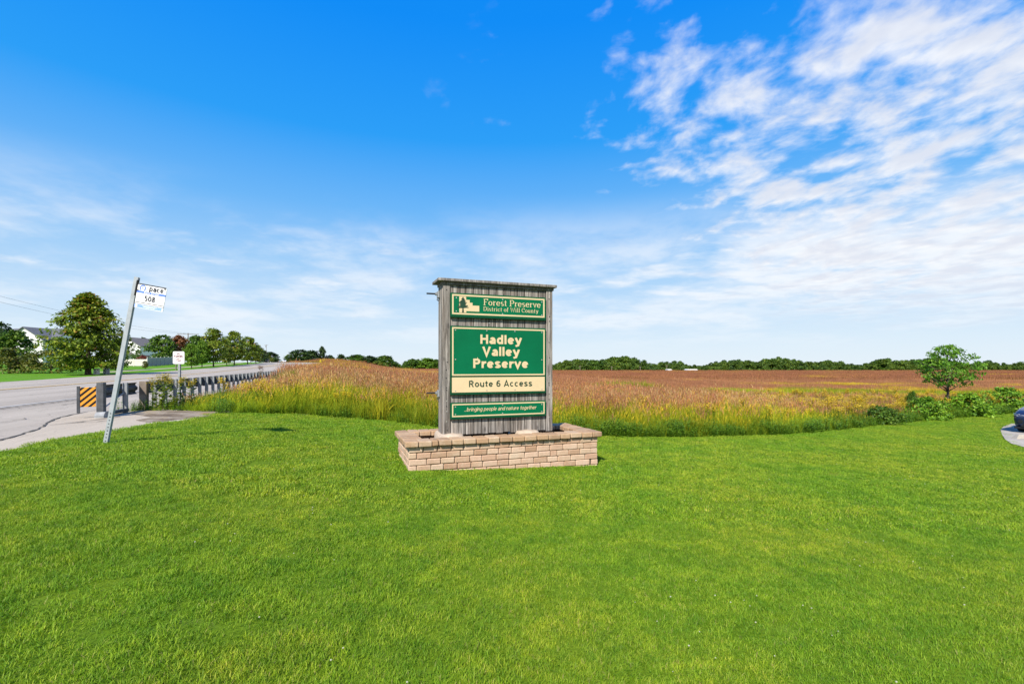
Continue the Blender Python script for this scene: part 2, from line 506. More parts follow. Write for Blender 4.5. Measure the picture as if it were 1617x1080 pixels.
    M['black_print'] = plain('black_print', (0.012, 0.012, 0.03), 0.5, vary=0.05)
    M['maroon_print'] = plain('maroon_print', (0.16, 0.02, 0.04), 0.5, vary=0.1)
    m, T, b = material('hazard_stripes'); o = T.obj()
    sp = T.n('ShaderNodeSeparateXYZ'); T.put(sp.inputs[0], o)
    k = T.math('FRACT', T.math('MULTIPLY', T.math('SUBTRACT', T.math('MULTIPLY', sp.outputs[2], 1.0), T.math('MULTIPLY', sp.outputs[0], 1.0)), 7.4))
    st = T.math('GREATER_THAN', k, 0.47)
    T.put(b.inputs['Base Color'], T.mix(st, (0.012, 0.011, 0.012), (0.80, 0.33, 0.035)))
    b.inputs['Roughness'].default_value = 0.45
    M['hazard'] = m
    M['bark'] = plain('bark', (0.085, 0.066, 0.05), 0.95, vary=0.35, scale=8, bump=0.8)
    M['pole_wood'] = plain('pole_wood', (0.19, 0.155, 0.125), 0.9, vary=0.25, scale=3)
    M['siding'] = plain('white_siding', (0.76, 0.76, 0.77), 0.6, vary=0.04, scale=1)
    M['roof_grey'] = plain('roof_shingle_grey', (0.11, 0.115, 0.13), 0.9, vary=0.25, scale=3)
    M['roof_brown'] = plain('roof_shingle_brown', (0.15, 0.135, 0.13), 0.9, vary=0.25, scale=3)
    M['tan_brick'] = plain('tan_brick', (0.42, 0.26, 0.18), 0.9, vary=0.2, scale=6)
    M['glass'] = plain('window_glass', (0.03, 0.04, 0.055), 0.08, vary=0.1, spec=0.6)
    M['trim'] = plain('white_trim', (0.78, 0.78, 0.76), 0.5, vary=0.04)
    M['vinyl_fence'] = plain('pale_fence', (0.58, 0.55, 0.50), 0.7, vary=0.08, scale=2)
    M['shade_grey_fence'] = plain('shade_grey_fence', (0.36, 0.36, 0.35), 0.8, vary=0.12, scale=2)  # grey puts the shade of the receding fence run into its colour
    M['car_paint'] = plain('dark_blue_car_paint', (0.028, 0.045, 0.115), 0.16, metal=0.45, vary=0.06, scale=2, spec=0.6)
    M['car_black'] = plain('car_black_plastic', (0.012, 0.012, 0.014), 0.5, vary=0.15)
    M['tyre'] = plain('tyre_rubber', (0.018, 0.018, 0.019), 0.85, vary=0.2)
    M['alloy'] = plain('alloy', (0.45, 0.46, 0.48), 0.35, metal=0.8, vary=0.1)
    M['lamp_glass'] = plain('lamp_glass', (0.55, 0.58, 0.62), 0.1, vary=0.05, spec=0.7)
    M['suv_paint'] = plain('grey_suv_paint', (0.07, 0.085, 0.11), 0.25, metal=0.4, vary=0.08, spec=0.6)
    M['white_car_paint'] = plain('white_car_paint', (0.75, 0.75, 0.76), 0.25, vary=0.05, spec=0.6)
    M['red_lamp'] = plain('tail_lamp', (0.35, 0.01, 0.01), 0.2, vary=0.1, spec=0.6)
    # foliage
    M['maple'] = leafy('maple_leaves', [(0, (0.05, 0.105, 0.008)), (0.4, (0.115, 0.185, 0.012)), (0.75, (0.22, 0.28, 0.018)), (0.94, (0.32, 0.32, 0.03)), (1, (0.32, 0.17, 0.04))], trans=0.28)
    M['bright_maple'] = leafy('bright_maple_leaves', [(0, (0.06, 0.14, 0.010)), (0.5, (0.12, 0.24, 0.015)), (1, (0.22, 0.33, 0.03))], trans=0.3)
    M['yellow_maple'] = leafy('yellowing_maple_leaves', [(0, (0.05, 0.10, 0.010)), (0.5, (0.11, 0.165, 0.015)), (1, (0.30, 0.26, 0.03))], trans=0.3)
    M['dark_leaf'] = leafy('dark_leaves', [(0, (0.016, 0.038, 0.008)), (0.5, (0.032, 0.068, 0.012)), (1, (0.070, 0.115, 0.02))], trans=0.22)
    M['mid_leaf'] = leafy('mid_green_leaves', [(0, (0.032, 0.08, 0.008)), (0.5, (0.072, 0.15, 0.012)), (1, (0.14, 0.22, 0.02))], trans=0.26)
    M['russet_leaf'] = leafy('russet_leaves', [(0, (0.10, 0.045, 0.018)), (0.5, (0.20, 0.075, 0.025)), (0.85, (0.26, 0.12, 0.04)), (1, (0.10, 0.13, 0.02))], trans=0.25)
    M['olive_leaf'] = leafy('olive_leaves', [(0, (0.05, 0.075, 0.012)), (0.5, (0.115, 0.14, 0.02)), (1, (0.22, 0.21, 0.04))], trans=0.25)
    M['red_shrub'] = leafy('red_shrub_leaves', [(0, (0.10, 0.018, 0.014)), (0.6, (0.20, 0.035, 0.025)), (1, (0.14, 0.10, 0.03))], trans=0.25)
    M['wood_leaf'] = leafy('far_wood_leaves', [(0, (0.038, 0.088, 0.012)), (0.5, (0.088, 0.16, 0.02)), (1, (0.16, 0.23, 0.03))], trans=0.25,
                           patch=[((0.03, 0.03, 0.0), 0.35, 0.65, (0.72, 0.78, 0.8), (1.3, 1.18, 1.0))])
    M['young_leaf'] = leafy('young_tree_leaves', [(0, (0.05, 0.14, 0.010)), (0.5, (0.11, 0.26, 0.018)), (1, (0.23, 0.40, 0.035))], trans=0.35)
    M['bush_leaf'] = leafy('bush_leaves', [(0, (0.06, 0.15, 0.010)), (0.5, (0.14, 0.29, 0.016)), (1, (0.28, 0.44, 0.030))], trans=0.32)
    M['blade'] = leafy('grass_blade', None, use_col=True, trans=0.32, rough=0.55,
                       patch=[((0.45, 0.45, 0.0), 0.36, 0.66, (0.84, 0.94, 0.8), (1.22, 1.05, 1.1)),
                              ((2.6, 2.6, 0.0), 0.32, 0.70, (0.74, 0.84, 0.75), (1.22, 1.12, 1.1)),
                              ((1.1, 1.5, 0.0), 0.58, 0.74, (1.0, 1.0, 1.0), (1.14, 1.02, 1.25)),
                              ((9.0, 9.0, 0.0), 0.30, 0.66, (0.70, 0.82, 0.75), (1.08, 1.05, 1.0))])
    M['prairie'] = leafy('prairie_grass_blade', None, use_col=True, trans=0.30, rough=0.7,
                         patch=[((0.11, 0.045, 0.0), 0.36, 0.66, (0.90, 0.84, 0.82), (1.16, 1.16, 1.08)),
                                ((0.6, 0.5, 0.0), 0.3, 0.7, (0.80, 0.80, 0.80), (1.18, 1.15, 1.1))])
    M['forb'] = leafy('forb_leaf', None, use_col=True, trans=0.28, rough=0.55)
build_materials()

# ------------------------------------------------------------------ ground sheets
def axis(lims):
    out = []
    for a, b, s in lims:
        out += list(np.arange(a, b, s))
    return np.array(out)

def grid_mesh(name, xs, ys, zf, mat, kind='structure', conv=None):
    X, Y = np.meshgrid(xs, ys)
    if conv:
        GX, GY = conv(X, Y)
    else:
        GX, GY = X, Y
    Z = zf(GX, GY)
    v = np.stack([GX.ravel(), GY.ravel(), Z.ravel()], 1)
    nx, ny = len(xs), len(ys)
    i = np.arange((nx - 1) * (ny - 1)); r = i // (nx - 1); c = i % (nx - 1)
    a = r * nx + c
    f = np.stack([a, a + 1, a + nx + 1, a + nx], 1)
    me = bpy.data.meshes.new(name)
    me.from_pydata(v.tolist(), [], f.tolist())
    me.materials.append(mat)
    me.shade_smooth()
    o = bpy.data.objects.new(name, me)
    finish(o, kind=kind)
    return o

gx = axis([(-6000, -1000, 500), (-1000, -300, 50), (-300, -120, 10), (-120, -40, 4), (-40, 40, 1.0), (40, 120, 4), (120, 400, 14), (400, 1000, 50), (1000, 6001, 500)])
gy = axis([(-600, -100, 50), (-100, -20, 5), (-20, 60, 1.0), (60, 180, 3), (180, 500, 12), (500, 1000, 50), (1000, 9001, 500)])
ground = grid_mesh('ground', gx, gy, lambda x, y: H(x, y) - 0.06, M['prairie_soil'])

def strip(name, t0, t1, p0, p1, dt, dp, mat, dz):
    ts = np.linspace(t0, t1, max(2, int((t1 - t0) / dt) + 1)); ps = np.linspace(p0, p1, max(2, int((p1 - p0) / dp) + 1))
    return grid_mesh(name, ts, ps, lambda x, y: H(x, y) + dz, mat, conv=lambda T_, P_: (DX * T_ + NX * (P_ + bend(T_)), DY * T_ + NY * (P_ + bend(T_))))

strip('far_lawn', -80, 520, -160, -22.2, 2.0, 2.0, M['far_turf'], -0.01)
strip('road', -80, 520, -22.2, -9.2, 1.0, 1.3, M['asphalt'], 0.0)
strip('road_shoulder', -80, 520, -9.2, -6.0, 1.0, 1.0, M['shoulder'], -0.004)
strip('side_pavement', -80, 15.5, -6.0, -1.5, 0.8, 0.5, M['shoulder'], -0.004)
strip('sidewalk', 62, 150, -27.6, -26.3, 1.0, 0.6, M['concrete'], 0.012)
yl = strip('centre_line', -80, 420, -16.45, -16.31, 1.0, 0.1, M['yellow_paint'], 0.012)
strip('centre_line', -80, 420, -16.19, -16.05, 1.0, 0.1, M['yellow_paint'], 0.012)
strip('edge_line', -80, 420, -9.80, -9.67, 1.0, 0.1, M['white_paint'], 0.012)

def inside(poly, x, y):
    x = np.asarray(x); y = np.asarray(y)
    r = np.zeros(x.shape, bool)
    n = len(poly)
    for i in range(n):
        x1, y1 = poly[i]; x2, y2 = poly[(i + 1) % n]
        c = ((y1 > y) != (y2 > y))
        with np.errstate(divide='ignore', invalid='ignore'):
            xi = (x2 - x1) * (y - y1) / (y2 - y1 + 1e-12) + x1
        r ^= c & (x < xi)
    return r

def sheet(name, poly, step, mat, dz, kind='structure', sub=None):
    """a sheet that follows the ground inside an outline"""
    pts = []
    n = len(poly)
    for i in range(n):
        a = Vector(poly[i]); b = Vector(poly[(i + 1) % n])
        k = max(1, int((b - a).length / step))
        for j in range(k):
            pts.append(a.lerp(b, j / k))
    nb = len(pts)
    edges = [(i, (i + 1) % nb) for i in range(nb)]
    xs = [p[0] for p in poly]; ys = [p[1] for p in poly]
    X, Y = np.meshgrid(np.arange(min(xs), max(xs), step), np.arange(min(ys), max(ys), step))
    X = X.ravel() + rng.uniform(-.2, .2, X.size) * step; Y = Y.ravel() + rng.uniform(-.2, .2, Y.size) * step
    k = inside(poly, X, Y)
    pts += [Vector((float(a), float(b))) for a, b in zip(X[k], Y[k])]
    vo, eo, fo, _, _, _ = delaunay_2d_cdt(pts, edges, [], 1, 1e-4)
    v = [(p.x, p.y, h(p.x, p.y) + dz) for p in vo]
    return mesh_obj(name, v, [tuple(f) for f in fo], mat, None, True, kind=kind)

LAWN_LEFT = [gp(0, 715), gp(40, 706), gp(86, 695.5), gp(158, 684), gp(205, 677), gp(250, 670), gp(295, 663.5), gp(325, 659)]
EDGE_PX = [(338, 654), (400, 654), (450, 653.5), (500, 657), (544, 661), (607, 665.5), (655, 671), (700, 676), (800, 683), (880, 687), (945, 689), (1020, 691), (1100, 690.5), (1180, 688.5), (1240, 686.5), (1300, 682), (1350, 677), (1400, 671), (1450, 666), (1500, 661.5), (1560, 656), (1617, 652.5)]
EDGE = [gp(*q) for q in EDGE_PX]
e_end = EDGE[-1]
LOT = [gp(1597, 670), gp(1584, 675), gp(1580, 680), gp(1582, 687), gp(1587, 695), gp(1597, 702), gp(1617, 707.5)]
LOT = LOT + [(40, LOT[-1][1] - 6), (40, LOT[0][1] + 5)]
l0 = LAWN_LEFT[0]
lawn_poly = [(-6.6, -18), (l0[0] + 0.2, 2.0)] + LAWN_LEFT + EDGE + [(e_end[0] + 14, e_end[1] + 5), (45, -18)]
sheet('lawn', lawn_poly, 0.45, M['turf'], 0.012)
sheet('parking_lot', LOT, 0.5, M['lot'], 0.035)

# concrete apron between the crack and the lawn, then the worn dirt patch at the end of the guardrail
CRACK = [gp(-60, 712), gp(0, 696), gp(35, 686), gp(60, 678.5), gp(69, 674), gp(74, 668), gp(94, 659.5), gp(120, 654), gp(151, 648.5)]
apron = [(l0[0] - 2.4, 1.0)] + CRACK + [gp(205, 649.5), gp(236, 648), gp(345, 651), gp(340, 660)] + [(q[0] + 0.25, q[1] - 0.1) for q in reversed(LAWN_LEFT)] + [(l0[0] + 0.5, 1.0)]
sheet('concrete_apron', apron, 0.4, M['concrete'], 0.004)
dirt_px = [(196, 652), (222, 649), (262, 648.5), (300, 649), (345, 650.5), (338, 656.5), (318, 660), (285, 662), (258, 665.5), (232, 667), (214, 664), (240, 659), (212, 655)]
DIRT = [gp(*q) for q in dirt_px]
sheet('dirt_patch', DIRT, 0.3, M['dirt'], 0.010)

def ribbon(name, pts, w, mat, dz, jit=0.02, parent=None, kind='structure'):
    P = []
    for i in range(len(pts) - 1):
        a = Vector(pts[i]); b = Vector(pts[i + 1]); k = max(1, int((b - a).length / 0.15))
        for j in range(k):
            q = a.lerp(b, j / k)
            P.append(q + Vector((random.uniform(-jit, jit), random.uniform(-jit, jit))))
    P.append(Vector(pts[-1]))
    v = []; f = []
    for i, q in enumerate(P):
        d = P[min(i + 1, len(P) - 1)] - P[max(i - 1, 0)]
        d.normalize(); n = Vector((-d.y, d.x)) * w * random.uniform(0.25, 0.75)
        for s in (-1, 1):
            r = q + n * s
            v.append((r.x, r.y, h(r.x, r.y) + dz))
        if i: f.append((2 * i - 2, 2 * i - 1, 2 * i + 1, 2 * i))
    return mesh_obj(name, v, f, mat, None, kind=kind)
ribbon('pavement_crack', CRACK, 0.045, M['crack'], 0.013)
ribbon('pavement_crack', [rt(-10, -9.35), rt(4, -9.3), rt(14, -9.42), rt(26, -9.35), rt(45, -9.4)], 0.05, M['crack'], 0.010, 0.015)
for a, b, w in [((78, 672), (190, 658), .04), ((120, 668), (175, 664), .03), ((95, 640), (133, 634), .03), ((98, 628), (128, 626), .04), ((0, 668), (40, 661), .02)]:
    A, B = gp(*a), gp(*b)
    ribbon('pavement_crack', [A, ((A[0] + B[0]) / 2 + .1, (A[1] + B[1]) / 2 - .1), B], w, M['crack'], 0.016, 0.04)

# ------------------------------------------------------------------ scattering of grass (stuff)
def scatter(name, pts, rz, sc, idx, sources, mat_ok=True, **kw):
    col = bpy.data.collections.new(name + '_kinds')
    for i, me in enumerate(sources):
        o = bpy.data.objects.new('%s_kind_%02d' % (name, i), me)
        col.objects.link(o)
    me = bpy.data.meshes.new(name)
    n = len(pts)
    me.vertices.add(n)
    me.vertices.foreach_set('co', np.asarray(pts, np.float32).ravel())
    for an, av, ty in (('rz', rz, 'FLOAT'), ('sc', sc, 'FLOAT'), ('ix', idx, 'INT')):
        at_ = me.attributes.new(an, ty, 'POINT')
        at_.data.foreach_set('value', np.asarray(av, np.int32 if ty == 'INT' else np.float32))
    me.update()
    o = bpy.data.objects.new(name, me)
    finish(o, **kw)
    g = bpy.data.node_groups.new(name, 'GeometryNodeTree')
    g.interface.new_socket('Geometry', in_out='INPUT', socket_type='NodeSocketGeometry')
    g.interface.new_socket('Geometry', in_out='OUTPUT', socket_type='NodeSocketGeometry')
    N = g.nodes; L = g.links
    gi = N.new('NodeGroupInput'); go = N.new('NodeGroupOutput')
    ci = N.new('GeometryNodeCollectionInfo'); ci.inputs['Collection'].default_value = col
    ci.inputs['Separate Children'].default_value = True; ci.inputs['Reset Children'].default_value = True
    ip = N.new('GeometryNodeInstanceOnPoints'); ip.inputs['Pick Instance'].default_value = True
    def na(nm, ty):
        nd = N.new('GeometryNodeInputNamedAttribute'); nd.data_type = ty; nd.inputs[0].default_value = nm
        return nd.outputs[0]
    cx = N.new('ShaderNodeCombineXYZ'); L.new(na('rz', 'FLOAT'), cx.inputs[2])
    er = N.new('FunctionNodeEulerToRotation'); L.new(cx.outputs[0], er.inputs[0])
    L.new(gi.outputs[0], ip.inputs['Points']); L.new(ci.outputs[0], ip.inputs['Instance'])
    L.new(na('ix', 'INT'), ip.inputs['Instance Index']); L.new(er.outputs[0], ip.inputs['Rotation'])
    L.new(na('sc', 'FLOAT'), ip.inputs['Scale']); L.new(ip.outputs[0], go.inputs[0])
    md = o.modifiers.new('scatter', 'NODES'); md.node_group = g
    return o

def blades_mesh(name, base, ang, lean, length, width, c0, c1, mat, droop=0.35, segs=2, cpow=1.0):
    """many blades: base (n,3), lean direction ang, lean amount (0..1), colours at foot and tip (n,3)"""
    n = len(base)
    d = np.stack([np.cos(ang), np.sin(ang), np.zeros(n)], 1)
    side_a = ang + np.pi / 2 + rng.uniform(-0.9, 0.9, n)
    s = np.stack([np.cos(side_a), np.sin(side_a), np.zeros(n)], 1)
    rows = []
    cols = []
    for k in range(segs + 1):
        f = k / segs
        out = lean * length * (f ** 1.6)
        zz = length * (f - droop * lean * f ** 2.2)
        p = base + d * out[:, None]
        p[:, 2] += zz
        w = width * (1 - f ** 1.8) * 0.5
        c = c0 + (c1 - c0) * f ** cpow
        if k < segs:
            rows += [p - s * w[:, None], p + s * w[:, None]]; cols += [c, c]
        else:
            rows.append(p); cols.append(c)
    nv = 2 * segs + 1
    V = np.stack(rows, 1).reshape(-1, 3); CC = np.stack(cols, 1).reshape(-1, 3)
    o = (np.arange(n) * nv)[:, None]
    tri = []
    for k in range(segs - 1):
        a = 2 * k
        tri.append(o + np.array([[a, a + 1, a + 3]])); tri.append(o + np.array([[a, a + 3, a + 2]]))
    a = 2 * (segs - 1)
    tri.append(o + np.array([[a, a + 1, a + 2]]))
    F_ = np.concatenate(tri, 0)
    return V, F_, CC

def mesh_from(name, parts, mat):
    Vs = []; Fs = []; Cs = []; b = 0
    for V, F_, CC in parts:
        Vs.append(V); Fs.append(F_ + b); Cs.append(CC); b += len(V)
    V = np.concatenate(Vs); F_ = np.concatenate(Fs); CC = np.concatenate(Cs)
    me = bpy.data.meshes.new(name)
    me.from_pydata(V.tolist(), [], F_.tolist())
    a = me.attributes.new('col', 'FLOAT_COLOR', 'POINT')
    a.data.foreach_set('color', np.concatenate([np.clip(CC, 0, 1), np.ones((len(CC), 1))], 1).astype(np.float32).ravel())
    me.materials.append(mat)
    me.update()
    return me

def lerp_cols(cols, k):
    cols = np.array(cols); k = np.clip(k, 0, 0.9999) * (len(cols) - 1)
    i = k.astype(int); f = (k - i)[:, None]
    return cols[i] * (1 - f) + cols[i + 1] * f

def lawn_tuft(n, rad, l0_, l1_, w):
    r = rad * np.sqrt(rng.uniform(0, 1, n)); th = rng.uniform(0, 2 * np.pi, n)
    base = np.stack([r * np.cos(th), r * np.sin(th), np.full(n, -0.008)], 1)
    tone = rng.beta(2.2, 2.2, n)
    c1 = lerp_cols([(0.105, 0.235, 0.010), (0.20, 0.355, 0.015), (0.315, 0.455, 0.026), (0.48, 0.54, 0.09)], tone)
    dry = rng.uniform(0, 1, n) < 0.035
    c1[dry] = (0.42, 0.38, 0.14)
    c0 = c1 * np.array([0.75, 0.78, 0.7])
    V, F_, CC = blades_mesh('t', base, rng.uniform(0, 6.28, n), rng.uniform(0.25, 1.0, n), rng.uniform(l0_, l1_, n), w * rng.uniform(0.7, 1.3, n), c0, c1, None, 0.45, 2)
    return mesh_from('lawn_tuft', [(V, F_, CC)], M['blade'])

PL = dict(ang=R(20), ox=-1.60, oy=7.49, W=3.33, D=1.34)     # planter outline (front-left corner)
def planter_local(x, y):
    c, s = math.cos(PL['ang']), math.sin(PL['ang'])
    dx, dy = x - PL['ox'], y - PL['oy']
    return dx * c + dy * s, -dx * s + dy * c

def frustum_points(y0, y1, dens, amax=1.3):
    area = amax * (y1 * y1 - y0 * y0)
    n = int(area * dens)
    Y = np.sqrt(rng.uniform(y0 * y0, y1 * y1, n)); a = rng.uniform(-amax, amax, n)
    return a * Y, Y

def lawn_scatter():
    xs, ys, ix, sc = [], [], [], []
    for (y0, y1, dens, kinds, s0) in [(1.2, 5.5, 60, (0, 1, 2), 1.0), (5.5, 10.0, 34, (3, 4), 1.0), (10.0, 19.0, 20, (3, 4), 1.12), (19, 28, 9, (3, 4), 1.4)]:
        x, y = frustum_points(y0, y1, dens)
        xs.append(x); ys.append(y); ix.append(rng.choice(kinds, len(x))); sc.append(np.full(len(x), s0) * rng.uniform(0.85, 1.2, len(x)))
    x = np.concatenate(xs); y = np.concatenate(ys); ix = np.concatenate(ix); sc = np.concatenate(sc)
    lx, ly = planter_local(x, y)
    k = inside(lawn_poly, x, y) & ~inside(LOT, x, y) & ~((lx > -0.05) & (lx < PL['W'] + 0.05) & (ly > -0.05) & (ly < PL['D'] + 0.05))
    # scatter thinner at worn margins
    x, y, ix, sc = x[k], y[k], ix[k], sc[k]
    z = H(x, y) + 0.012
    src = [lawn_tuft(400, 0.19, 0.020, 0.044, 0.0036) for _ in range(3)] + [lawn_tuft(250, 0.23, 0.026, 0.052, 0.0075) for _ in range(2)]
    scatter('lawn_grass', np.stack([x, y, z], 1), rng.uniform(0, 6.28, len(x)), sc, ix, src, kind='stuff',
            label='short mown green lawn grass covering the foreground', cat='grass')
    # white clover heads
    def clover():
        mb = MB()
        vs = []
        bm = bmesh.new(); bmesh.ops.create_icosphere(bm, subdivisions=1, radius=0.0052)
        for v in bm.verts: v.co.z = v.co.z * 0.8 + 0.046
        bm.verts.index_update()
        V = np.array([v.co[:] for v in bm.verts]); F_ = np.array([[v.index for v in f.verts] for f in bm.faces]); bm.free()
        CC = np.tile(np.array([[0.50, 0.50, 0.38]]), (len(V), 1))
        return mesh_from('clover', [(V, F_, CC)], M['forb'])
    x, y = frustum_points(2.2, 13, 16)
    n = np.sin(x * 1.7 + 2.0) * np.sin(y * 1.3 + x * .6) + rng.uniform(-.8, .8, len(x))
    k = (n > 0.62) & (rng.uniform(0, 1, len(x)) < 0.75) & inside(lawn_poly, x, y) & ~inside(LOT, x, y)
    lx, ly = planter_local(x, y)
    k &= ~((lx > -0.1) & (lx < PL['W'] + 0.1) & (ly > -0.1) & (ly < PL['D'] + 0.1))
    x, y = x[k], y[k]
    scatter('clover_flowers', np.stack([x, y, H(x, y) + 0.005], 1), rng.uniform(0, 6.28, len(x)), rng.uniform(0.6, 1.3, len(x)), np.zeros(len(x)), [clover()], kind='stuff',
            label='tiny white clover flowers dotted over the lawn', cat='clover')
lawn_scatter()

# ------------------------------------------------------------------ prairie
G0 = (0.085, 0.175, 0.008); G1 = (0.185, 0.305, 0.010); YG = (0.40, 0.42, 0.014); GOLD = (0.66, 0.45, 0.028)
RUS = (0.33, 0.122, 0.064); ROSE = (0.40, 0.172, 0.118); STRAW = (0.56, 0.41, 0.18); ORG = (0.57, 0.27, 0.065)

def tall_clump(nleaf, nstalk, rad, hmin, hmax, wl, ws, leafcols, topcols, headcols, plume=5):
    parts = []
    n = nleaf
    r = rad * np.sqrt(rng.uniform(0, 1, n)); th = rng.uniform(0, 6.28, n)
    base = np.stack([r * np.cos(th), r * np.sin(th), np.full(n, -0.05)], 1)
    t = rng.uniform(0, 1, n)
    parts.append(blades_mesh('l', base, rng.uniform(0, 6.28, n), rng.uniform(0.12, 0.7, n), rng.uniform(hmin * 0.45, hmin * 1.08, n), wl * rng.uniform(0.7, 1.3, n),
                             lerp_cols(leafcols, t * 0.4), lerp_cols(leafcols, 0.35 + t * 0.65), None, 0.4, 3))
    n = nstalk
    r = rad * np.sqrt(rng.uniform(0, 1, n)); th = rng.uniform(0, 6.28, n)
    base = np.stack([r * np.cos(th), r * np.sin(th), np.full(n, -0.05)], 1)
    ang = rng.uniform(0, 6.28, n); ln = rng.uniform(0.05, 0.28, n); L = rng.uniform(hmin, hmax, n)
    t = rng.uniform(0, 1, n)
    parts.append(blades_mesh('s', base, ang, ln, L, np.full(n, ws), lerp_cols(leafcols, 0.4 + t * 0.4), lerp_cols(topcols, t), None, 0.1, 3, 3.0))
    # seed heads: short slender branches near the top of each stalk
    d = np.stack([np.cos(ang), np.sin(ang), np.zeros(n)], 1)
    for k in range(plume):
        f = rng.uniform(0.76, 0.99, n)
        p = base + d * (ln * L * f ** 1.6)[:, None]; p[:, 2] += L * (f - 0.1 * ln * f ** 2.2)
        c = lerp_cols(headcols, rng.uniform(0, 1, n))
        parts.append(blades_mesh('h', p, rng.uniform(0, 6.28, n), rng.uniform(0.15, 0.8, n), rng.uniform(0.06, 0.16, n), rng.uniform(0.9, 1.8, n) * ws * 1.5, c * 0.9, c, None, 0.2, 2))
    return mesh_from('clump', parts, M['prairie'])

def forb_clump(nst, hmin, hmax, leaf, cols, flower=None, fl_n=0, mat='forb', rad=0.22):
    """upright leafy stems, optional yellow plume on top"""
    V = []; F_ = []; CC = []
    def quad(c, ax, up, l, w, col):
        b = len(V)
        V.extend([c - ax * w * .5 + up * l * .35, c, c + ax * w * .5 + up * l * .35, c + up * l])
        F_.append((b, b + 1, b + 2)); F_.append((b, b + 2, b + 3)); CC.extend([col] * 4)
    for i in range(nst):
        th = random.uniform(0, 6.28); r = rad * math.sqrt(random.random())
        base = np.array([r * math.cos(th), r * math.sin(th), 0.0])
        hh = random.uniform(hmin, hmax); a = random.uniform(0, 6.28); ln = random.uniform(0, 0.22)
        lean = np.array([math.cos(a) * ln, math.sin(a) * ln, 1.0])
        col0 = np.array(cols[0]); b = len(V)
        w = 0.006
        V.extend([base + np.array([-w, 0, 0]), base + np.array([w, 0, 0]), base + lean * hh]); F_.append((b, b + 1, b + 2)); CC.extend([col0] * 3)
        nl = int(hh * 34)
        for k in range(nl):
            f = 0.12 + 0.86 * (k + random.random()) / nl
            c = base + lean * hh * f
            aa = random.uniform(0, 6.28)
            dirv = np.array([math.cos(aa), math.sin(aa), random.uniform(-0.25, 0.75)]); dirv /= np.linalg.norm(dirv)
            ax = np.cross(dirv, np.array([0, 0, 1.0])) + np.array([random.uniform(-.3, .3), random.uniform(-.3, .3), random.uniform(-.3, .3)])
            ax /= np.linalg.norm(ax)
            l = leaf * random.uniform(0.6, 1.25) * (1.15 - 0.5 * f)
            quad(c, ax, dirv, l, l * 0.5, lerp_cols(cols, np.array([random.random()]))[0])
        if flower is not None:
            top = base + lean * hh
            for k in range(fl_n):
                f = random.random()
                o = np.array([random.gauss(0, 0.045), random.gauss(0, 0.045), -0.17 * f + 0.04])
                aa = random.uniform(0, 6.28)
                dirv = np.array([math.cos(aa), math.sin(aa), random.uniform(0, 0.7)])
                ax = np.array([-math.sin(aa), math.cos(aa), 0.2])
                quad(top + o, ax, dirv, 0.05, 0.03, lerp_cols(flower, np.array([random.random()]))[0])
    return mesh_from('forb', [(np.array(V), np.array(F_), np.array(CC))], M[mat])

def noise2(x, y, s=1.0, seed=0.0):
    v = 0; a = 1.0; tot = 0
    for k in range(4):
        ph = seed * 3.7 + k * 1.9
        v = v + a * np.sin(x * s * (1.0 + .13 * k) + 1.7 * np.sin(y * s * .83 + ph) + ph) * np.sin(y * s * 1.07 + 1.3 * np.sin(x * s * .71 + ph * 1.3) + ph * 2.1)
        tot += a; a *= 0.6; s *= 1.93
    return v / tot

EX = np.array([q[0] for q in EDGE]); EY = np.array([q[1] for q in EDGE])
def edge_y(x):
    y = np.interp(x, EX, EY)
    return np.where(x > EX[-1], EY[-1] + (x - EX[-1]) * 0.35, y)

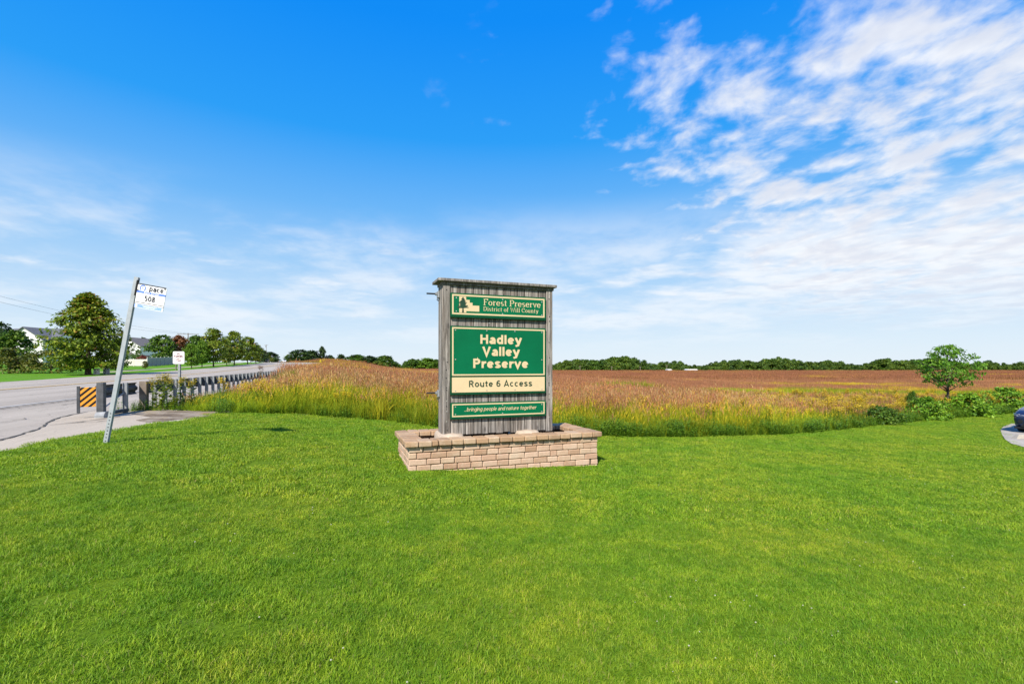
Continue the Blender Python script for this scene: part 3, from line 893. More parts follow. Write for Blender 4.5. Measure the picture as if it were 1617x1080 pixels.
TREE_XY = at(1497, 24)
def prairie_scatter():
    leaf_a = [G0, G1, YG]; leaf_b = [G1, YG, GOLD]
    kinds = []
    for i in range(3):   # russet bluestem, near
        kinds.append(tall_clump(96, 15, 0.22, 0.98, 1.34, 0.013, 0.0065, leaf_a, [YG, ORG, RUS, ROSE], [RUS, ROSE, ROSE, ORG, ROSE, STRAW], 5))
    for i in range(2):   # golden indian grass, near
        kinds.append(tall_clump(100, 10, 0.22, 0.92, 1.24, 0.014, 0.007, leaf_b, [YG, GOLD, ORG], [GOLD, ORG, STRAW], 5))
    for i in range(2):   # low green grass
        kinds.append(tall_clump(110, 4, 0.22, 0.80, 1.0, 0.013, 0.007, [G0, G1, YG], [YG, GOLD], [YG, GOLD], 3))
    def far_patch(n, cols, hgt=1.22, w=0.035, rad=1.4):
        r = rad * np.sqrt(rng.uniform(0, 1, n)); th = rng.uniform(0, 6.28, n)
        base = np.stack([r * np.cos(th), r * np.sin(th), np.full(n, 0.0)], 1)
        t = rng.uniform(0, 1, n)
        c = lerp_cols(cols, t)
        c0 = c * 0.4 + np.array(YG) * 0.5
        return mesh_from('far_patch', [blades_mesh('f', base, rng.uniform(0, 6.28, n), rng.uniform(0.05, 0.5, n), rng.uniform(hgt * .72, hgt * 1.08, n), w * rng.uniform(.6, 1.4, n), c0, c, None, 0.2, 2)], M['prairie'])
    for i in range(2): kinds.append(far_patch(330, [RUS, ROSE, RUS, ROSE, (0.46, 0.27, 0.15)]))               # 7 8
    kinds.append(far_patch(330, [GOLD, YG, GOLD, ORG]))                                          # 9
    kinds.append(far_patch(330, [G1, YG, G0, YG]))                                               # 10
    kinds.append(far_patch(420, [RUS, (0.33, 0.125, 0.085), (0.27, 0.095, 0.055), ROSE], 1.2, 0.075, 2.6))          # 11
    kinds.append(far_patch(420, [GOLD, (0.36, 0.28, 0.03), ORG], 1.1, 0.075, 2.6))                 # 12
    for i in range(2):   # tall yellow-green grass with few heads
        kinds.append(tall_clump(120, 6, 0.24, 1.10, 1.38, 0.013, 0.0065, [G0, G1, YG, (0.44, 0.40, 0.03)], [YG, STRAW, ROSE], [ROSE, STRAW, RUS], 4))   # 13 14
    xs, ys, zone = [], [], []
    for z_, (y0, y1, dens, am) in enumerate([(9, 15, 17, 1.25), (15, 22, 11, 1.25), (22, 40, 5.0, 1.2), (40, 90, 0.95, 1.15), (90, 190, 0.20, 1.15), (190, 470, 0.055, 1.15)]):
        x, y = frustum_points(y0, y1, dens, am)
        xs.append(x); ys.append(y); zone.append(np.full(len(x), z_))
    x = np.concatenate(xs); y = np.concatenate(ys); zone = np.concatenate(zone)
    t = DX * x + DY * y; p = NX * x + NY * y - bend(t)
    ey = edge_y(x)
    ok = (p > -5.6) & (y > ey + 0.12) & ~((x < EX[0]) & (t < 13.6)) & ~inside(LOT, x, y) & ~inside(DIRT, x, y)
    x, y, t, p, zone, ey = x[ok], y[ok], t[ok], p[ok], zone[ok], ey[ok]
    dep = y - ey                                  # depth behind the mown edge
    n1 = noise2(x, y, 0.35, 1.0); n2 = noise2(x * 0.35, y, 0.16, 3.0); u = rng.uniform(0, 1, len(x))
    kind = rng.integers(0, 3, len(x))
    gold = (u < np.clip(0.22 + 0.35 * n1 + 0.48 * sst(-x, -1, 5), 0, 0.85)) & (dep < 6)
    kind[gold] = rng.integers(3, 5, gold.sum())
    yg = (rng.uniform(0, 1, len(x)) < np.clip(0.58 + 0.22 * sst(-x, -1, 5) - 0.045 * dep + 0.45 * noise2(x, y, 0.9, 7.0), 0.04, 0.95)) & (zone < 3)
    kind[yg] = rng.integers(13, 15, yg.sum())
    lowg = (dep < 2.2) & (rng.uniform(0, 1, len(x)) < 0.95 - 0.33 * dep)
    kind[lowg] = rng.integers(5, 7, lowg.sum())
    near_road = p < -2.8
    kind[near_road & (zone < 3) & (u < 0.8) & (t < 30)] = 5
    strip_g = (n2 > 0.30)
    far = zone == 3
    kind[far] = np.where(strip_g[far], 9, rng.integers(7, 9, far.sum()))
    green_spot = ((np.hypot((x - 27) / 3.5, (y - 43) / 1.5) < 1) | (np.hypot((x - 8.5) / 2.6, (y - 34) / 1.5) < 1) | (np.hypot((x - 17) / 2.2, (y - 38) / 1.2) < 1) | (np.hypot((x - 33) / 18, (y - 36) / 2.2) < 1))
    kind[green_spot & (zone >= 2)] = 10
    far = zone >= 4
    kind[far] = np.where(n2[far] > 0.46, 12, 11)
    sc = rng.uniform(0.80, 1.10, len(x)) * (0.92 + 0.16 * n1) * np.where(rng.uniform(0, 1, len(x)) < 0.06, 1.18, 1.0)
    sc *= 0.74 + 0.26 * sst(dep, 0.0, 1.3)
    k = zone < 3
    sc[k] *= np.maximum(0.28 + 0.72 * sst(p[k], -5.6, -1.4), sst(t[k], 27, 36))
    k2 = (zone >= 3)
    sc[k2] *= 1.06
    sc *= 1 - 0.28 * sst(x, 7, 16) * (zone < 4)                # lower growth to the right, by the young tree
    sc *= 1 + 0.10 * sst(-x, 0, 6) * (zone < 3)
    z = H(x, y) - 0.05
    scatter('prairie_grass', np.stack([x, y, z], 1), rng.uniform(0, 6.28, len(x)), sc, kind, kinds, kind='stuff',
            label='tall prairie grass, green below and russet above, behind the sign', cat='prairie grass')
    # leafy forbs along the mown edge, goldenrod among the grass
    fk = [forb_clump(9, 0.35, 0.62, 0.085, [(0.06, 0.145, 0.010), (0.125, 0.25, 0.014), (0.24, 0.37, 0.03)]) for _ in range(3)]
    fk += [forb_clump(7, 0.70, 1.0, 0.075, [(0.05, 0.12, 0.012), (0.10, 0.19, 0.02)], [(0.58, 0.40, 0.02), (0.66, 0.50, 0.04)], 46) for _ in range(2)]
    n = 5200
    x = rng.uniform(EX[0] - 2.6, 26, n); dep = np.abs(rng.normal(0, 0.65, n)) + 0.0
    y = edge_y(x) + dep
    n1 = noise2(x, y, 1.1, 2.0)
    kind = rng.integers(0, 3, n); sc = rng.uniform(0.35, 1.2, n) * (0.62 + 0.25 * sst(x, -4, 8)) * (0.9 + 0.35 * n1)
    keep = (rng.uniform(0, 1, n) < 0.20 + 0.30 * sst(x, -3, 4) + 0.40 * noise2(x, y, 0.6, 9.0)) 
    m = 1500
    xg = rng.uniform(-9, 30, m); yg = edge_y(xg) + rng.uniform(0.5, 11, m) ** 1.0
    dens = np.where(xg > 7, 0.20, 0.10) + 0.45 * (noise2(xg, yg, 0.7, 5.0) > 0.35)
    kg = rng.uniform(0, 1, m) < dens * np.where(xg > 7, 1, 0.7)
    pg = NX * xg + NY * yg
    kg &= pg > -4.5
    xa = np.concatenate([x[keep], xg[kg]]); ya = np.concatenate([y[keep], yg[kg]])
    ka = np.concatenate([kind[keep], rng.integers(3, 5, kg.sum())]); sa = np.concatenate([sc[keep], rng.uniform(0.75, 1.1, kg.sum())])
    # weeds along the guardrail
    m = 900
    tw = rng.uniform(15.6, 34, m); pw = rng.uniform(-5.7, -2.6, m)
    xw, yw = rt(tw, pw)
    xa = np.concatenate([xa, xw]); ya = np.concatenate([ya, yw]); ka = np.concatenate([ka, rng.integers(0, 3, m)]); sa = np.concatenate([sa, rng.uniform(0.25, 0.6, m)])
    okk = ~inside(LOT, xa, ya) & ~inside(DIRT, xa, ya)
    xa, ya, ka, sa = xa[okk], ya[okk], ka[okk], sa[okk]
    scatter('leafy_forbs', np.stack([xa, ya, H(xa, ya) - 0.03], 1), rng.uniform(0, 6.28, len(xa)), sa, ka, fk, kind='stuff',
            label='green weeds and yellow goldenrod along the front of the prairie', cat='weeds')
prairie_scatter()

# ------------------------------------------------------------------ lettering
# two small alphabets drawn with strokes: slab serif and plain sans (x-height 0.66-0.72, cap height 1)
def arc(cx, cz, rx, rz, a0, a1, n=9):
    return [(cx + rx * math.cos(R(a0 + (a1 - a0) * i / n)), cz + rz * math.sin(R(a0 + (a1 - a0) * i / n))) for i in range(n + 1)]
def sf(x, z, w=0.2):       # serif bar
    return [(x - w / 2, z), (x + w / 2, z)]
SERIF = {
 'F': (0.62, [[(.12, 0), (.12, 1)], [(.0, .965), (.58, .965), (.58, .78)], [(.12, .52), (.44, .52)], sf(.12, .035, .3)]),
 'P': (0.66, [[(.12, 0), (.12, 1)], [(.0, .965), (.36, .965)] + arc(.36, .72, .25, .245, 90, -90) + [(.12, .475)], sf(.12, .035, .3)]),
 'D': (0.78, [[(.12, 0), (.12, 1)], [(.0, .965), (.34, .965)] + arc(.34, .5, .38, .465, 90, -90) + [(.0, .035)]]),
 'C': (0.74, [arc(.38, .5, .34, .465, 45, 315, 14), [(.62, .66), (.62, .98)]]),
 'W': (1.06, [[(.08, 1), (.30, 0.02), (.53, .9), (.76, 0.02), (.98, 1)], sf(.09, .965, .24), sf(.97, .965, .24)]),
 'o': (0.56, [arc(.27, .33, .235, .30, 0, 360, 16)]),
 'c': (0.50, [arc(.27, .33, .235, .30, 45, 315, 12)]),
 'e': (0.54, [[(.05, .36), (.49, .36)], arc(.27, .33, .235, .30, 5, 320, 14)]),
 'r': (0.42, [[(.12, 0), (.12, .66)], arc(.32, .42, .19, .2, 175, 55, 6), sf(.12, .035, .26), sf(.07, .635, .16)]),
 's': (0.46, [arc(.23, .485, .155, .145, 40, 260, 9) + arc(.23, .175, .165, .145, 80, -140, 9)]),
 't': (0.38, [[(.16, .9), (.16, .14)] + arc(.26, .14, .1, .11, 180, 300, 5), [(.0, .63), (.34, .63)]]),
 'v': (0.54, [[(.06, .66), (.27, .02), (.48, .66)], sf(.06, .635, .2), sf(.48, .635, .2)]),
 'i': (0.28, [[(.14, 0), (.14, .66)], sf(.14, .035, .26), sf(.08, .635, .16), [(.14, .84), (.14, .96)]]),
 'l': (0.28, [[(.14, 0), (.14, 1.02)], sf(.14, .035, .26), sf(.08, .985, .16)]),
 'f': (0.38, [[(.15, 0), (.15, .8)] + arc(.28, .8, .13, .19, 180, 50, 6), [(.0, .63), (.34, .63)], sf(.15, .035, .26)]),
 'u': (0.60, [[(.12, .66), (.12, .2)] + arc(.28, .2, .16, .18, 180, 320, 7) + [(.45, .2)], [(.46, .66), (.46, 0)], sf(.08, .635, .16), sf(.42, .635, .16), sf(.51, .035, .16)]),
 'n': (0.60, [[(.12, 0), (.12, .66)], arc(.29, .44, .17, .2, 180, 0, 8) + [(.46, 0)], sf(.12, .035, .24), sf(.46, .035, .24), sf(.08, .635, .16)]),
 'y': (0.54, [[(.06, .66), (.28, .02)], [(.49, .66), (.22, -.18), (.06, -.25)], sf(.06, .635, .2), sf(.49, .635, .2)]),
}
def sans(k):
    """glyphs for stroke width k: outlines are kept inside the letter's own height"""
    q = k / 2; X = 0.72
    bw = 0.60                      # width of a round lower-case letter
    ro = lambda a0, a1, n=12: arc(bw / 2, X / 2, bw / 2 - q, X / 2 - q * .85, a0, a1, n)
    U = 0.70
    return {
     'H': (U, [[(q, 0), (q, 1)], [(U - q, 0), (U - q, 1)], [(q, .53), (U - q, .53)]]),
     'V': (.72, [[(.09, 1), (.36, .04), (.63, 1)]]),
     'P': (.64, [[(q, 0), (q, 1)], [(q, 1 - q * .85), (.34, 1 - q * .85)] + arc(.34, .70, .30 - q, .30 - q * .85, 90, -90, 10) + [(q, .40 + q * .85)]]),
     'R': (.68, [[(q, 0), (q, 1)], [(q, 1 - q * .85), (.34, 1 - q * .85)] + arc(.34, .72, .30 - q, .28 - q * .85, 90, -90, 10) + [(q, .44 + q * .85)], [(.36, .46), (.58, 0)]]),
     'B': (.66, [[(q, 0), (q, 1)], [(q, 1 - q * .8), (.34, 1 - q * .8)] + arc(.34, .76, .27 - q, .24 - q * .8, 90, -90, 8) + [(q, .52 + q * .4)], arc(.36, .26, .28 - q, .26 - q * .8, 90, -90, 8) + [(q, q * .8)]]),
     'A': (.74, [[(.07, 0), (.37, .97), (.67, 0)], [(.18, .27), (.56, .27)]]),
     'U': (.68, [[(q, 1), (q, .30)] + arc(.34, .30, .34 - q, .30 - q * .85, 180, 360, 10) + [(.68 - q, 1)]]),
     'S': (.64, [arc(.32, .73, .28 - q, .27 - q * .8, 20, 260, 10) + arc(.32, .27, .30 - q, .27 - q * .8, 80, -160, 10)]),
     'T': (.62, [[(.0, 1 - q * .85), (.62, 1 - q * .85)], [(.31, 1 - k * .8), (.31, 0)]]),
     'O': (.76, [arc(.38, .5, .38 - q, .5 - q * .85, 0, 360, 20)]),
     'N': (.70, [[(q, 0), (q, 1)], [(.70 - q, 0), (.70 - q, 1)], [(q, .97), (.70 - q, .03)]]),
     'K': (.68, [[(q, 0), (q, 1)], [(.60, 1), (.22, .5), (.62, 0)]]),
     'I': (k, [[(q, 0), (q, 1)]]),
     'G': (.74, [arc(.37, .5, .37 - q, .5 - q * .85, 45, 330, 16) + [(.74 - q, .42), (.42, .42)]]),
     'Y': (.70, [[(.08, 1), (.35, .48), (.35, 0)], [(.62, 1), (.36, .50)]]),
     'M': (.84, [[(q, 0), (q, 1)], [(.84 - q, 0), (.84 - q, 1)], [(q, .97), (.42, .15), (.84 - q, .97)]]),
     'E': (.58, [[(q, 0), (q, 1)], [(q, 1 - q * .85), (.56, 1 - q * .85)], [(q, .52), (.52, .52)], [(q, q * .85), (.57, q * .85)]]),
     'a': (.58, [arc(.26, .21, .26 - q, .21 - q * .8, 60, 360, 12), [(.06 + q, .50)] + arc(.30, .50, .24 - q, .22 - q * .8, 150, 20, 7) + [(.58 - q, .42), (.58 - q, 0)], [(.26, .40), (.50, .42)]]),
     'b': (bw, [[(q, 0), (q, 1)], ro(180, -180, 16)]),
     'd': (bw, [[(bw - q, 0), (bw - q, 1)], ro(0, 360, 16)]),
     'p': (bw, [[(q, X), (q, -.26)], ro(180, -180, 16)]),
     'g': (bw, [[(bw - q, X), (bw - q, 0)] + arc(bw / 2, -.04, bw / 2 - q, .22 - q * .8, 0, -150, 8), ro(0, 360, 16)]),
     'c': (bw * .94, [ro(50, 310, 14)]),
     'o': (bw, [ro(0, 360, 18)]),
     'e': (bw, [[(q * 1.2, .36), (bw - q * 1.2, .36)], ro(0, 322, 15)]),
     'h': (.58, [[(q, 0), (q, 1)], [(q, .40)] + arc(.29, .42, .29 - q, .30 - q * .85, 160, 0, 8) + [(.58 - q, 0)]]),
     'n': (.58, [[(q, 0), (q, X)], [(q, .40)] + arc(.29, .42, .29 - q, .30 - q * .85, 160, 0, 8) + [(.58 - q, 0)]]),
     'u': (.58, [[(.58 - q, X), (.58 - q, 0)], [(q, X), (q, .30)] + arc(.29, .30, .29 - q, .30 - q * .85, 180, 350, 8)]),
     'i': (k, [[(q, 0), (q, X)], [(q, .84), (q, 1)]]),
     'l': (k, [[(q, 0), (q, 1)]]),
     'r': (.42, [[(q, 0), (q, X)], [(q * 1.1, .36), (q + .06, .50), (.25, .60), (.42, .62)]]),
     's': (.54, [arc(.28, .53, .25 - q * .8, .19 - q * .8, 15, 200, 7) + [(.27, .36)] + arc(.27, .19, .27 - q * .8, .19 - q * .8, 20, -165, 7)]),
     't': (.40, [[(.20, .92), (.20, .20)] + arc(.32, .20, .12, .20 - q * .85, 180, 280, 5), [(.02, X - q * .8), (.39, X - q * .8)]]),
     'v': (.60, [[(.07, X), (.30, .03), (.53, X)]]),
     'y': (.60, [[(.07, X), (.31, .06)], [(.53, X), (.27, -.12), (.06, -.20)]]),
     '0': (.62, [arc(.31, .5, .31 - q, .5 - q * .85, 0, 360, 18)]),
     '5': (.62, [[(.56, 1 - q * .85), (.16, 1 - q * .85), (.12, .56)], [(.12, .54)] + arc(.31, .34, .29 - q, .34 - q * .85, 120, -150, 12)]),
     '6': (.62, [arc(.31, .32, .30 - q, .32 - q * .85, 0, 360, 16), [(q + .01, .36)] + arc(.36, .50, .35 - q, .5 - q * .85, 180, 62, 8)]),
     '8': (.62, [arc(.31, .75, .26 - q, .25 - q * .7, 0, 360, 14), arc(.31, .27, .30 - q, .27 - q * .7, 0, 360, 14)]),
     '.': (k, [[(q, 0), (q, k)]]),
    }
def stroke_text(name, body, width, cap, mat, parent, x, y, z, sw=0.12, gap=0.06, face='serif', shear=0.0, thick=0.001):
    """letters of a wanted total width and cap height; z is the base line"""
    GL = SERIF if face == 'serif' else sans(sw)
    tot = sum((0.34 if ch == ' ' else GL[ch][0] + gap) for ch in body) - gap
    kx = width / tot / cap          # how far the letters are stretched sideways
    mb = MB(); cx = 0.0; depth = 0
    for ch in body:
        if ch == ' ':
            cx += 0.34; continue
        w, strokes = GL[ch]
        for st in strokes:
            pts = [Vector((a + cx, b)) for a, b in st]
            depth = (depth + 1) % 7
            yy = thick + 0.00025 * depth
            closed = (pts[0] - pts[-1]).length < 1e-4 and len(pts) > 3
            n = len(pts); vs = []
            for i, q in enumerate(pts):
                if closed:
                    a_ = pts[i - 1] if i else pts[-2]; b_ = pts[i + 1] if i < n - 1 else pts[1]
                else:
                    a_ = pts[i - 1] if i else None; b_ = pts[i + 1] if i < n - 1 else None
                d1 = (q - a_).normalized() if a_ is not None else None
                d2 = (b_ - q).normalized() if b_ is not None else None
                d1 = d1 if d1 is not None else d2; d2 = d2 if d2 is not None else d1
                n1 = Vector((-d1.y, d1.x)); n2 = Vector((-d2.y, d2.x))
                m_ = n1 + n2
                m_ = m_.normalized() if m_.length > 1e-3 else n1
                ln = 1.0 / max(0.42, m_.dot(n1))
                d = (d1 + d2)
                d = d.normalized() if d.length > 1e-3 else d1
                hz = abs(d.x)
                if face == 'serif':
                    ww = sw / 2 * (0.62 if hz > 0.85 else 1.0)
                    if len(st) == 2 and hz > 0.9: ww = sw * 0.30
                else:
                    ww = sw / 2 * ((1.0 - hz) / min(1.5, max(0.85, kx)) + 0.92 * hz)
                for s_ in (-1, 1):
                    vs.append((q.x + m_.x * ww * ln * s_, -yy, q.y + m_.y * ww * ln * s_))
            mb.add(vs, [(2 * i, 2 * i + 1, 2 * i + 3, 2 * i + 2) for i in range(n - 1)])
        cx += w + gap
    tot = cx - gap
    k = width / tot
    mb.v = [((a - tot / 2) * k + shear * c_ * cap, b, c_ * cap) for a, b, c_ in mb.v]
    o = mesh_obj(name, mb.v, mb.f, mat, parent)
    o.location = (x, y, z)
    o['kind'] = 'stuff'
    return o

# ------------------------------------------------------------------ planter of tumbled blocks
def tumbled(lx, ly, lz, seed, bev=0.012, mat='block'):
    rs = random.Random(seed)
    bm = bmesh.new(); bmesh.ops.create_cube(bm, size=1)
    for v in bm.verts:
        v.co = (v.co.x * lx + rs.uniform(-.004, .004), v.co.y * ly + rs.uniform(-.004, .004), v.co.z * lz + rs.uniform(-.003, .003))
    bmesh.ops.bevel(bm, geom=bm.edges[:], offset=bev, segments=1, affect='EDGES')
    for v in bm.verts:
        v.co += Vector((rs.uniform(-.003, .003), rs.uniform(-.003, .003), rs.uniform(-.0025, .0025)))
    me = bpy.data.meshes.new('block'); bm.to_mesh(me); bm.free()
    me.materials.append(M[mat])
    return me

def build_planter():
    W, D = PL['W'], PL['D']
    root = empty('planter', (PL['ox'], PL['oy'], 0.0), PL['ang'], label='low rectangular planter wall of tan tumbled blocks under the wooden sign', cat='planter')
    CH = 0.098; TOP = 0.352
    lens = [0.17, 0.20, 0.225, 0.25, 0.28]
    meshes = {(i, s): tumbled(L - 0.008, 0.125, CH - 0.006, i * 10 + s, 0.011) for i, L in enumerate(lens) for s in range(3)}
    def run(length, rs):
        """lengths that fill a wall"""
        out = []; tot = 0
        while tot < length - 0.30:
            i = rs.choice([1, 2, 2, 3, 3, 4]); out.append(i); tot += lens[i]
        rest = length - tot
        return out, rest
    rs = random.Random(4)
    for c in range(6):
        zc = TOP - CH * (c + 0.5)
        for side in range(4):
            L = W if side % 2 == 0 else D
            off = (0.125 if c % 2 else 0.0)
            idx, rest = run(L - 0.125, rs)
            items = [(i, lens[i]) for i in idx]
            if rest > 0.09: items.insert(rs.randrange(1, len(items)), (min(range(5), key=lambda q: abs(lens[q] - rest)), rest))
            pos = off
            for i, ln in items:
                o = data_obj('brick', meshes[(i, rs.randrange(3))], None, root)
                mid = pos + ln / 2; pr = 0.0625 + rs.uniform(-.004, .004)
                if side == 0: o.location = (mid, pr, zc)
                elif side == 1: o.location = (W - pr, mid, zc); o.rotation_euler.z = R(90)
                elif side == 2: o.location = (W - mid, D - pr, zc); o.rotation_euler.z = R(180)
                else: o.location = (pr, D - mid, zc); o.rotation_euler.z = R(270)
                o.scale = (ln / lens[i], 1, 1)
                o.rotation_euler.z += rs.uniform(-.008, .008)
                pos += ln
    mb = MB()
    q = 0.02
    mb.box(q, W - q, q, 0.105, -0.25, TOP - 0.004); mb.box(q, W - q, D - 0.105, D - q, -0.25, TOP - 0.004)
    mb.box(q, 0.105, 0.106, D - 0.106, -0.25, TOP - 0.005); mb.box(W - 0.105, W - q, 0.106, D - 0.106, -0.25, TOP - 0.005)
    mb.build('wall_core', M['core'], root)
    # cap stones
    ov = 0.062; cd = 0.31; chh = 0.092; zc = TOP + chh / 2 + 0.001
    cl = [0.10, 0.185, 0.205, 0.22]
    cm = {(i, s): tumbled(L - 0.006, cd, chh, 200 + i * 10 + s, 0.015, 'cap') for i, L in enumerate(cl) for s in range(3)}
    for side in range(4):
        L = (W + 2 * ov) if side % 2 == 0 else (D + 2 * ov - 2 * cd)
        n = round(L / 0.205); items = [rs.choice([1, 2, 2, 3]) for _ in range(n)]
        if side == 0: items[2] = 0
        tot = sum(cl[i] for i in items); k = L / tot
        pos = -ov if side % 2 == 0 else -ov + cd
        for i in items:
            ln = cl[i] * k
            o = data_obj('cap_stone', cm[(i, rs.randrange(3))], None, root)
            mid = pos + ln / 2; pr = cd / 2 - ov + rs.uniform(-.006, .006); zz = zc + rs.uniform(-.002, .003)
            if side == 0: o.location = (mid, pr, zz)
            elif side == 1: o.location = (W - pr, mid, zz); o.rotation_euler.z = R(90)
            elif side == 2: o.location = (W - mid, D - pr, zz); o.rotation_euler.z = R(180)
            else: o.location = (pr, D - mid, zz); o.rotation_euler.z = R(270)
            o.scale = (k, 1, 1)
            o.rotation_euler.z += rs.uniform(-.010, .010)
            pos += ln
    # soil inside
    xs = np.linspace(0.1, W - 0.1, 40); ys = np.linspace(0.1, D - 0.1, 18)
    v = [(a, b, 0.29 + 0.025 * float(noise2(np.array(a), np.array(b), 7.0, 1))) for b in ys for a in xs]
    f = [(r * 40 + c, r * 40 + c + 1, (r + 1) * 40 + c + 1, (r + 1) * 40 + c) for r in range(17) for c in range(39)]
    mesh_obj('soil', v, f, M['soil'], root, True)
    for x0 in (0.78, 2.17):
        # rounded concrete footing around each post of the sign
        n = 22
        vs = []; fs = []
        prof = [(1.0, 0.27), (0.97, 0.42), (0.86, 0.462), (0.6, 0.468), (0.0, 0.47)]
        for a, z in prof:
            for k in range(n):
                th = 2 * math.pi * k / n
                cx = math.copysign(abs(math.cos(th)) ** 0.6, math.cos(th)); sy = math.copysign(abs(math.sin(th)) ** 0.6, math.sin(th))
                vs.append((x0 + 0.225 * a * cx, 0.66 + 0.42 * a * sy, z + 0.006 * math.sin(3 * th)))
        for r in range(len(prof) - 1):
            for k in range(n):
                k2 = (k + 1) % n
                fs.append((r * n + k, r * n + k2, (r + 1) * n + k2, (r + 1) * n + k))
        mesh_obj('footing', vs, fs, M['footing'], root, True)
    return root
build_planter()

# ------------------------------------------------------------------ wooden entrance sign
def build_sign():
    TH = R(20.5)
    ox, oy = -1.165, 8.16
    Wd, Tk, Z0, Z1 = 2.03, 0.34, 0.46, 3.035
    root = empty('entrance_sign', (ox, oy, 0.0), TH, label='tall weathered grey wooden sign with three green boards, standing in the planter', cat='sign')
    mb = MB(); mb.box(0.03, Wd - 0.03, 0.03, Tk - 0.03, Z0 + 0.03, Z1 - 0.003); mb.build('frame_core', M['wood_dark'], root)
    rs = random.Random(11)
    for face in (0, 1):
        n = 13; x0 = 0.128; wb = (Wd - 2 * 0.128) / n
        for i in range(n):
            a = x0 + i * wb
            mb = MB(); dy = rs.uniform(0, 0.006); zb = Z0 - 0.01 - rs.uniform(0, 0.02)
            hw = (wb - 0.011) / 2
            mb.box(-hw, hw, 0.0, 0.027, 0, Z1 - zb, 0.003)
            o = mb.build('board', M['wood'], root)
            o.location = (a + wb / 2, (0.004 + dy) if face == 0 else Tk - 0.031 - dy, zb)
    # corner trim boards, front/back and the two sides
    for x0 in (0.0, Wd - 0.124):
        for y0 in (-0.014, Tk - 0.016):
            mb = MB(); mb.box(0, 0.124, 0, 0.030, Z0 - 0.035, Z1, 0.004)
            o = mb.build('corner_trim', M['wood'], root); o.location = (x0, y0, 0)
    for x0 in (-0.012, Wd - 0.020):
        n = 3
        for i in range(n):
            w_ = (Tk - 0.036) / n
            mb = MB(); mb.box(0, 0.032, 0, w_ - 0.006, Z0 - 0.03, Z1, 0.003)
            o = mb.build('side_board', M['wood'], root); o.location = (x0, 0.018 + i * w_, 0)
    mb = MB(); mb.box(-0.10, Wd + 0.06, -0.085, Tk + 0.085, Z1 + 0.002, Z1 + 0.050, 0.006)
    mb.build('roof_board', M['wood_dark'], root)
    mb = MB(); mb.box(-0.02, Wd + 0.02, -0.03, Tk + 0.03, Z1 - 0.05, Z1, 0.004); mb.build('roof_batten', M['wood_dark'], root)
    # knots and nail heads
    for i in range(26):
        x = rs.choice([0.06, 0.07, 0.05, Wd - 0.06, Wd - 0.07, rs.uniform(0.15, Wd - 0.15)])
        z = rs.uniform(Z0 + 0.05, Z1 - 0.1) if (x < 0.1 or x > Wd - 0.1) else rs.choice([2.90, 2.365, 1.06, 0.58, 0.63])
        mb = MB(); mb.tube([(0, 0, 0), (0, 0.02, 0)], 0.009, 7)
        y = -0.020 if (x < 0.1 or x > Wd - 0.1) else -0.003
        o = mb.build('nail_head', M['black_metal'] if i % 3 else M['screw'], root); o.location = (x, y, z + rs.uniform(-.02, .02))
    # plates
    px0 = 0.115; pw = 1.765
    YF = -0.014
    def plate(z0, z1, label):
        mb = MB(); mb.box(0, pw, 0, 0.040, 0, z1 - z0, 0.004)
        o = mb.build('sign_plate', M['sign_edge'], root, label=label); o.location = (px0, YF - 0.041, z0)
        return o, z1 - z0
    def face(p, x0, x1, z0, z1, name='plate_face', mat='sign_green', y=-0.0025):
        mb = MB(); mb.box(x0, x1, y, 0.001, z0, z1); return mb.build(name, M[mat], p)
    def border(p, x0, x1, z0, z1, w, y=-0.006):
        mb = MB()
        mb.box(x0, x1, y, 0, z0, z0 + w); mb.box(x0, x1, y, 0, z1 - w, z1); mb.box(x0, x0 + w, y, 0, z0 + w, z1 - w); mb.box(x1 - w, x1, y, 0, z0 + w, z1 - w)
        mb.build('border', M['cream'], p)
    def screws(p, pts):
        for x, z in pts:
            mb = MB(); mb.tube([(x, -0.010, z), (x, 0.0, z)], 0.0105, 8); mb.build('screw', M['screw'], p)
    # top plate
    p, hh = plate(2.434, 2.85, 'green plate with cream tree emblem reading Forest Preserve District of Will County')
    face(p, 0.012, pw - 0.012, 0.035, hh - 0.012)
    border(p, 0.028, pw - 0.030, 0.052, hh - 0.026, 0.026)
    screws(p, [(0.10, hh - 0.085), (0.93, hh - 0.075), (pw - 0.085, hh - 0.085), (0.10, 0.105), (0.93, 0.09), (pw - 0.085, 0.095)])
    # county outline emblem
    em = [(0.152, 0.082), (0.152, hh - 0.060), (0.278, hh - 0.060), (0.278, 0.262), (0.33, 0.262), (0.33, 0.212), (0.375, 0.212), (0.375, 0.168), (0.485, 0.168), (0.485, 0.105), (0.278, 0.105), (0.278, 0.082)]
    em = [(a, b * 1.0) for a, b in em]
    z_hi = hh - 0.060
    em = [(0.152, 0.085), (0.152, z_hi), (0.272, z_hi), (0.272, 0.305), (0.335, 0.305), (0.335, 0.258), (0.385, 0.258), (0.385, 0.212), (0.505, 0.212), (0.505, 0.112), (0.275, 0.112), (0.275, 0.085)]
    mb = MB(); n = len(em)
    mb.add([(a, -0.005, b) for a, b in em] + [(a, 0.0, b) for a, b in em], [tuple(range(n))] + [(i, (i + 1) % n, (i + 1) % n + n, i + n) for i in range(n)])
    mb.build('emblem_county', M['cream'], p)
    mb = MB()
    tz = 0.085
    mb.add([(0.200, -0.0075, tz), (0.232, -0.0075, tz), (0.222, -0.0075, 0.22), (0.211, -0.0075, 0.22)], [(0, 1, 2, 3)])
    rt_ = random.Random(3)
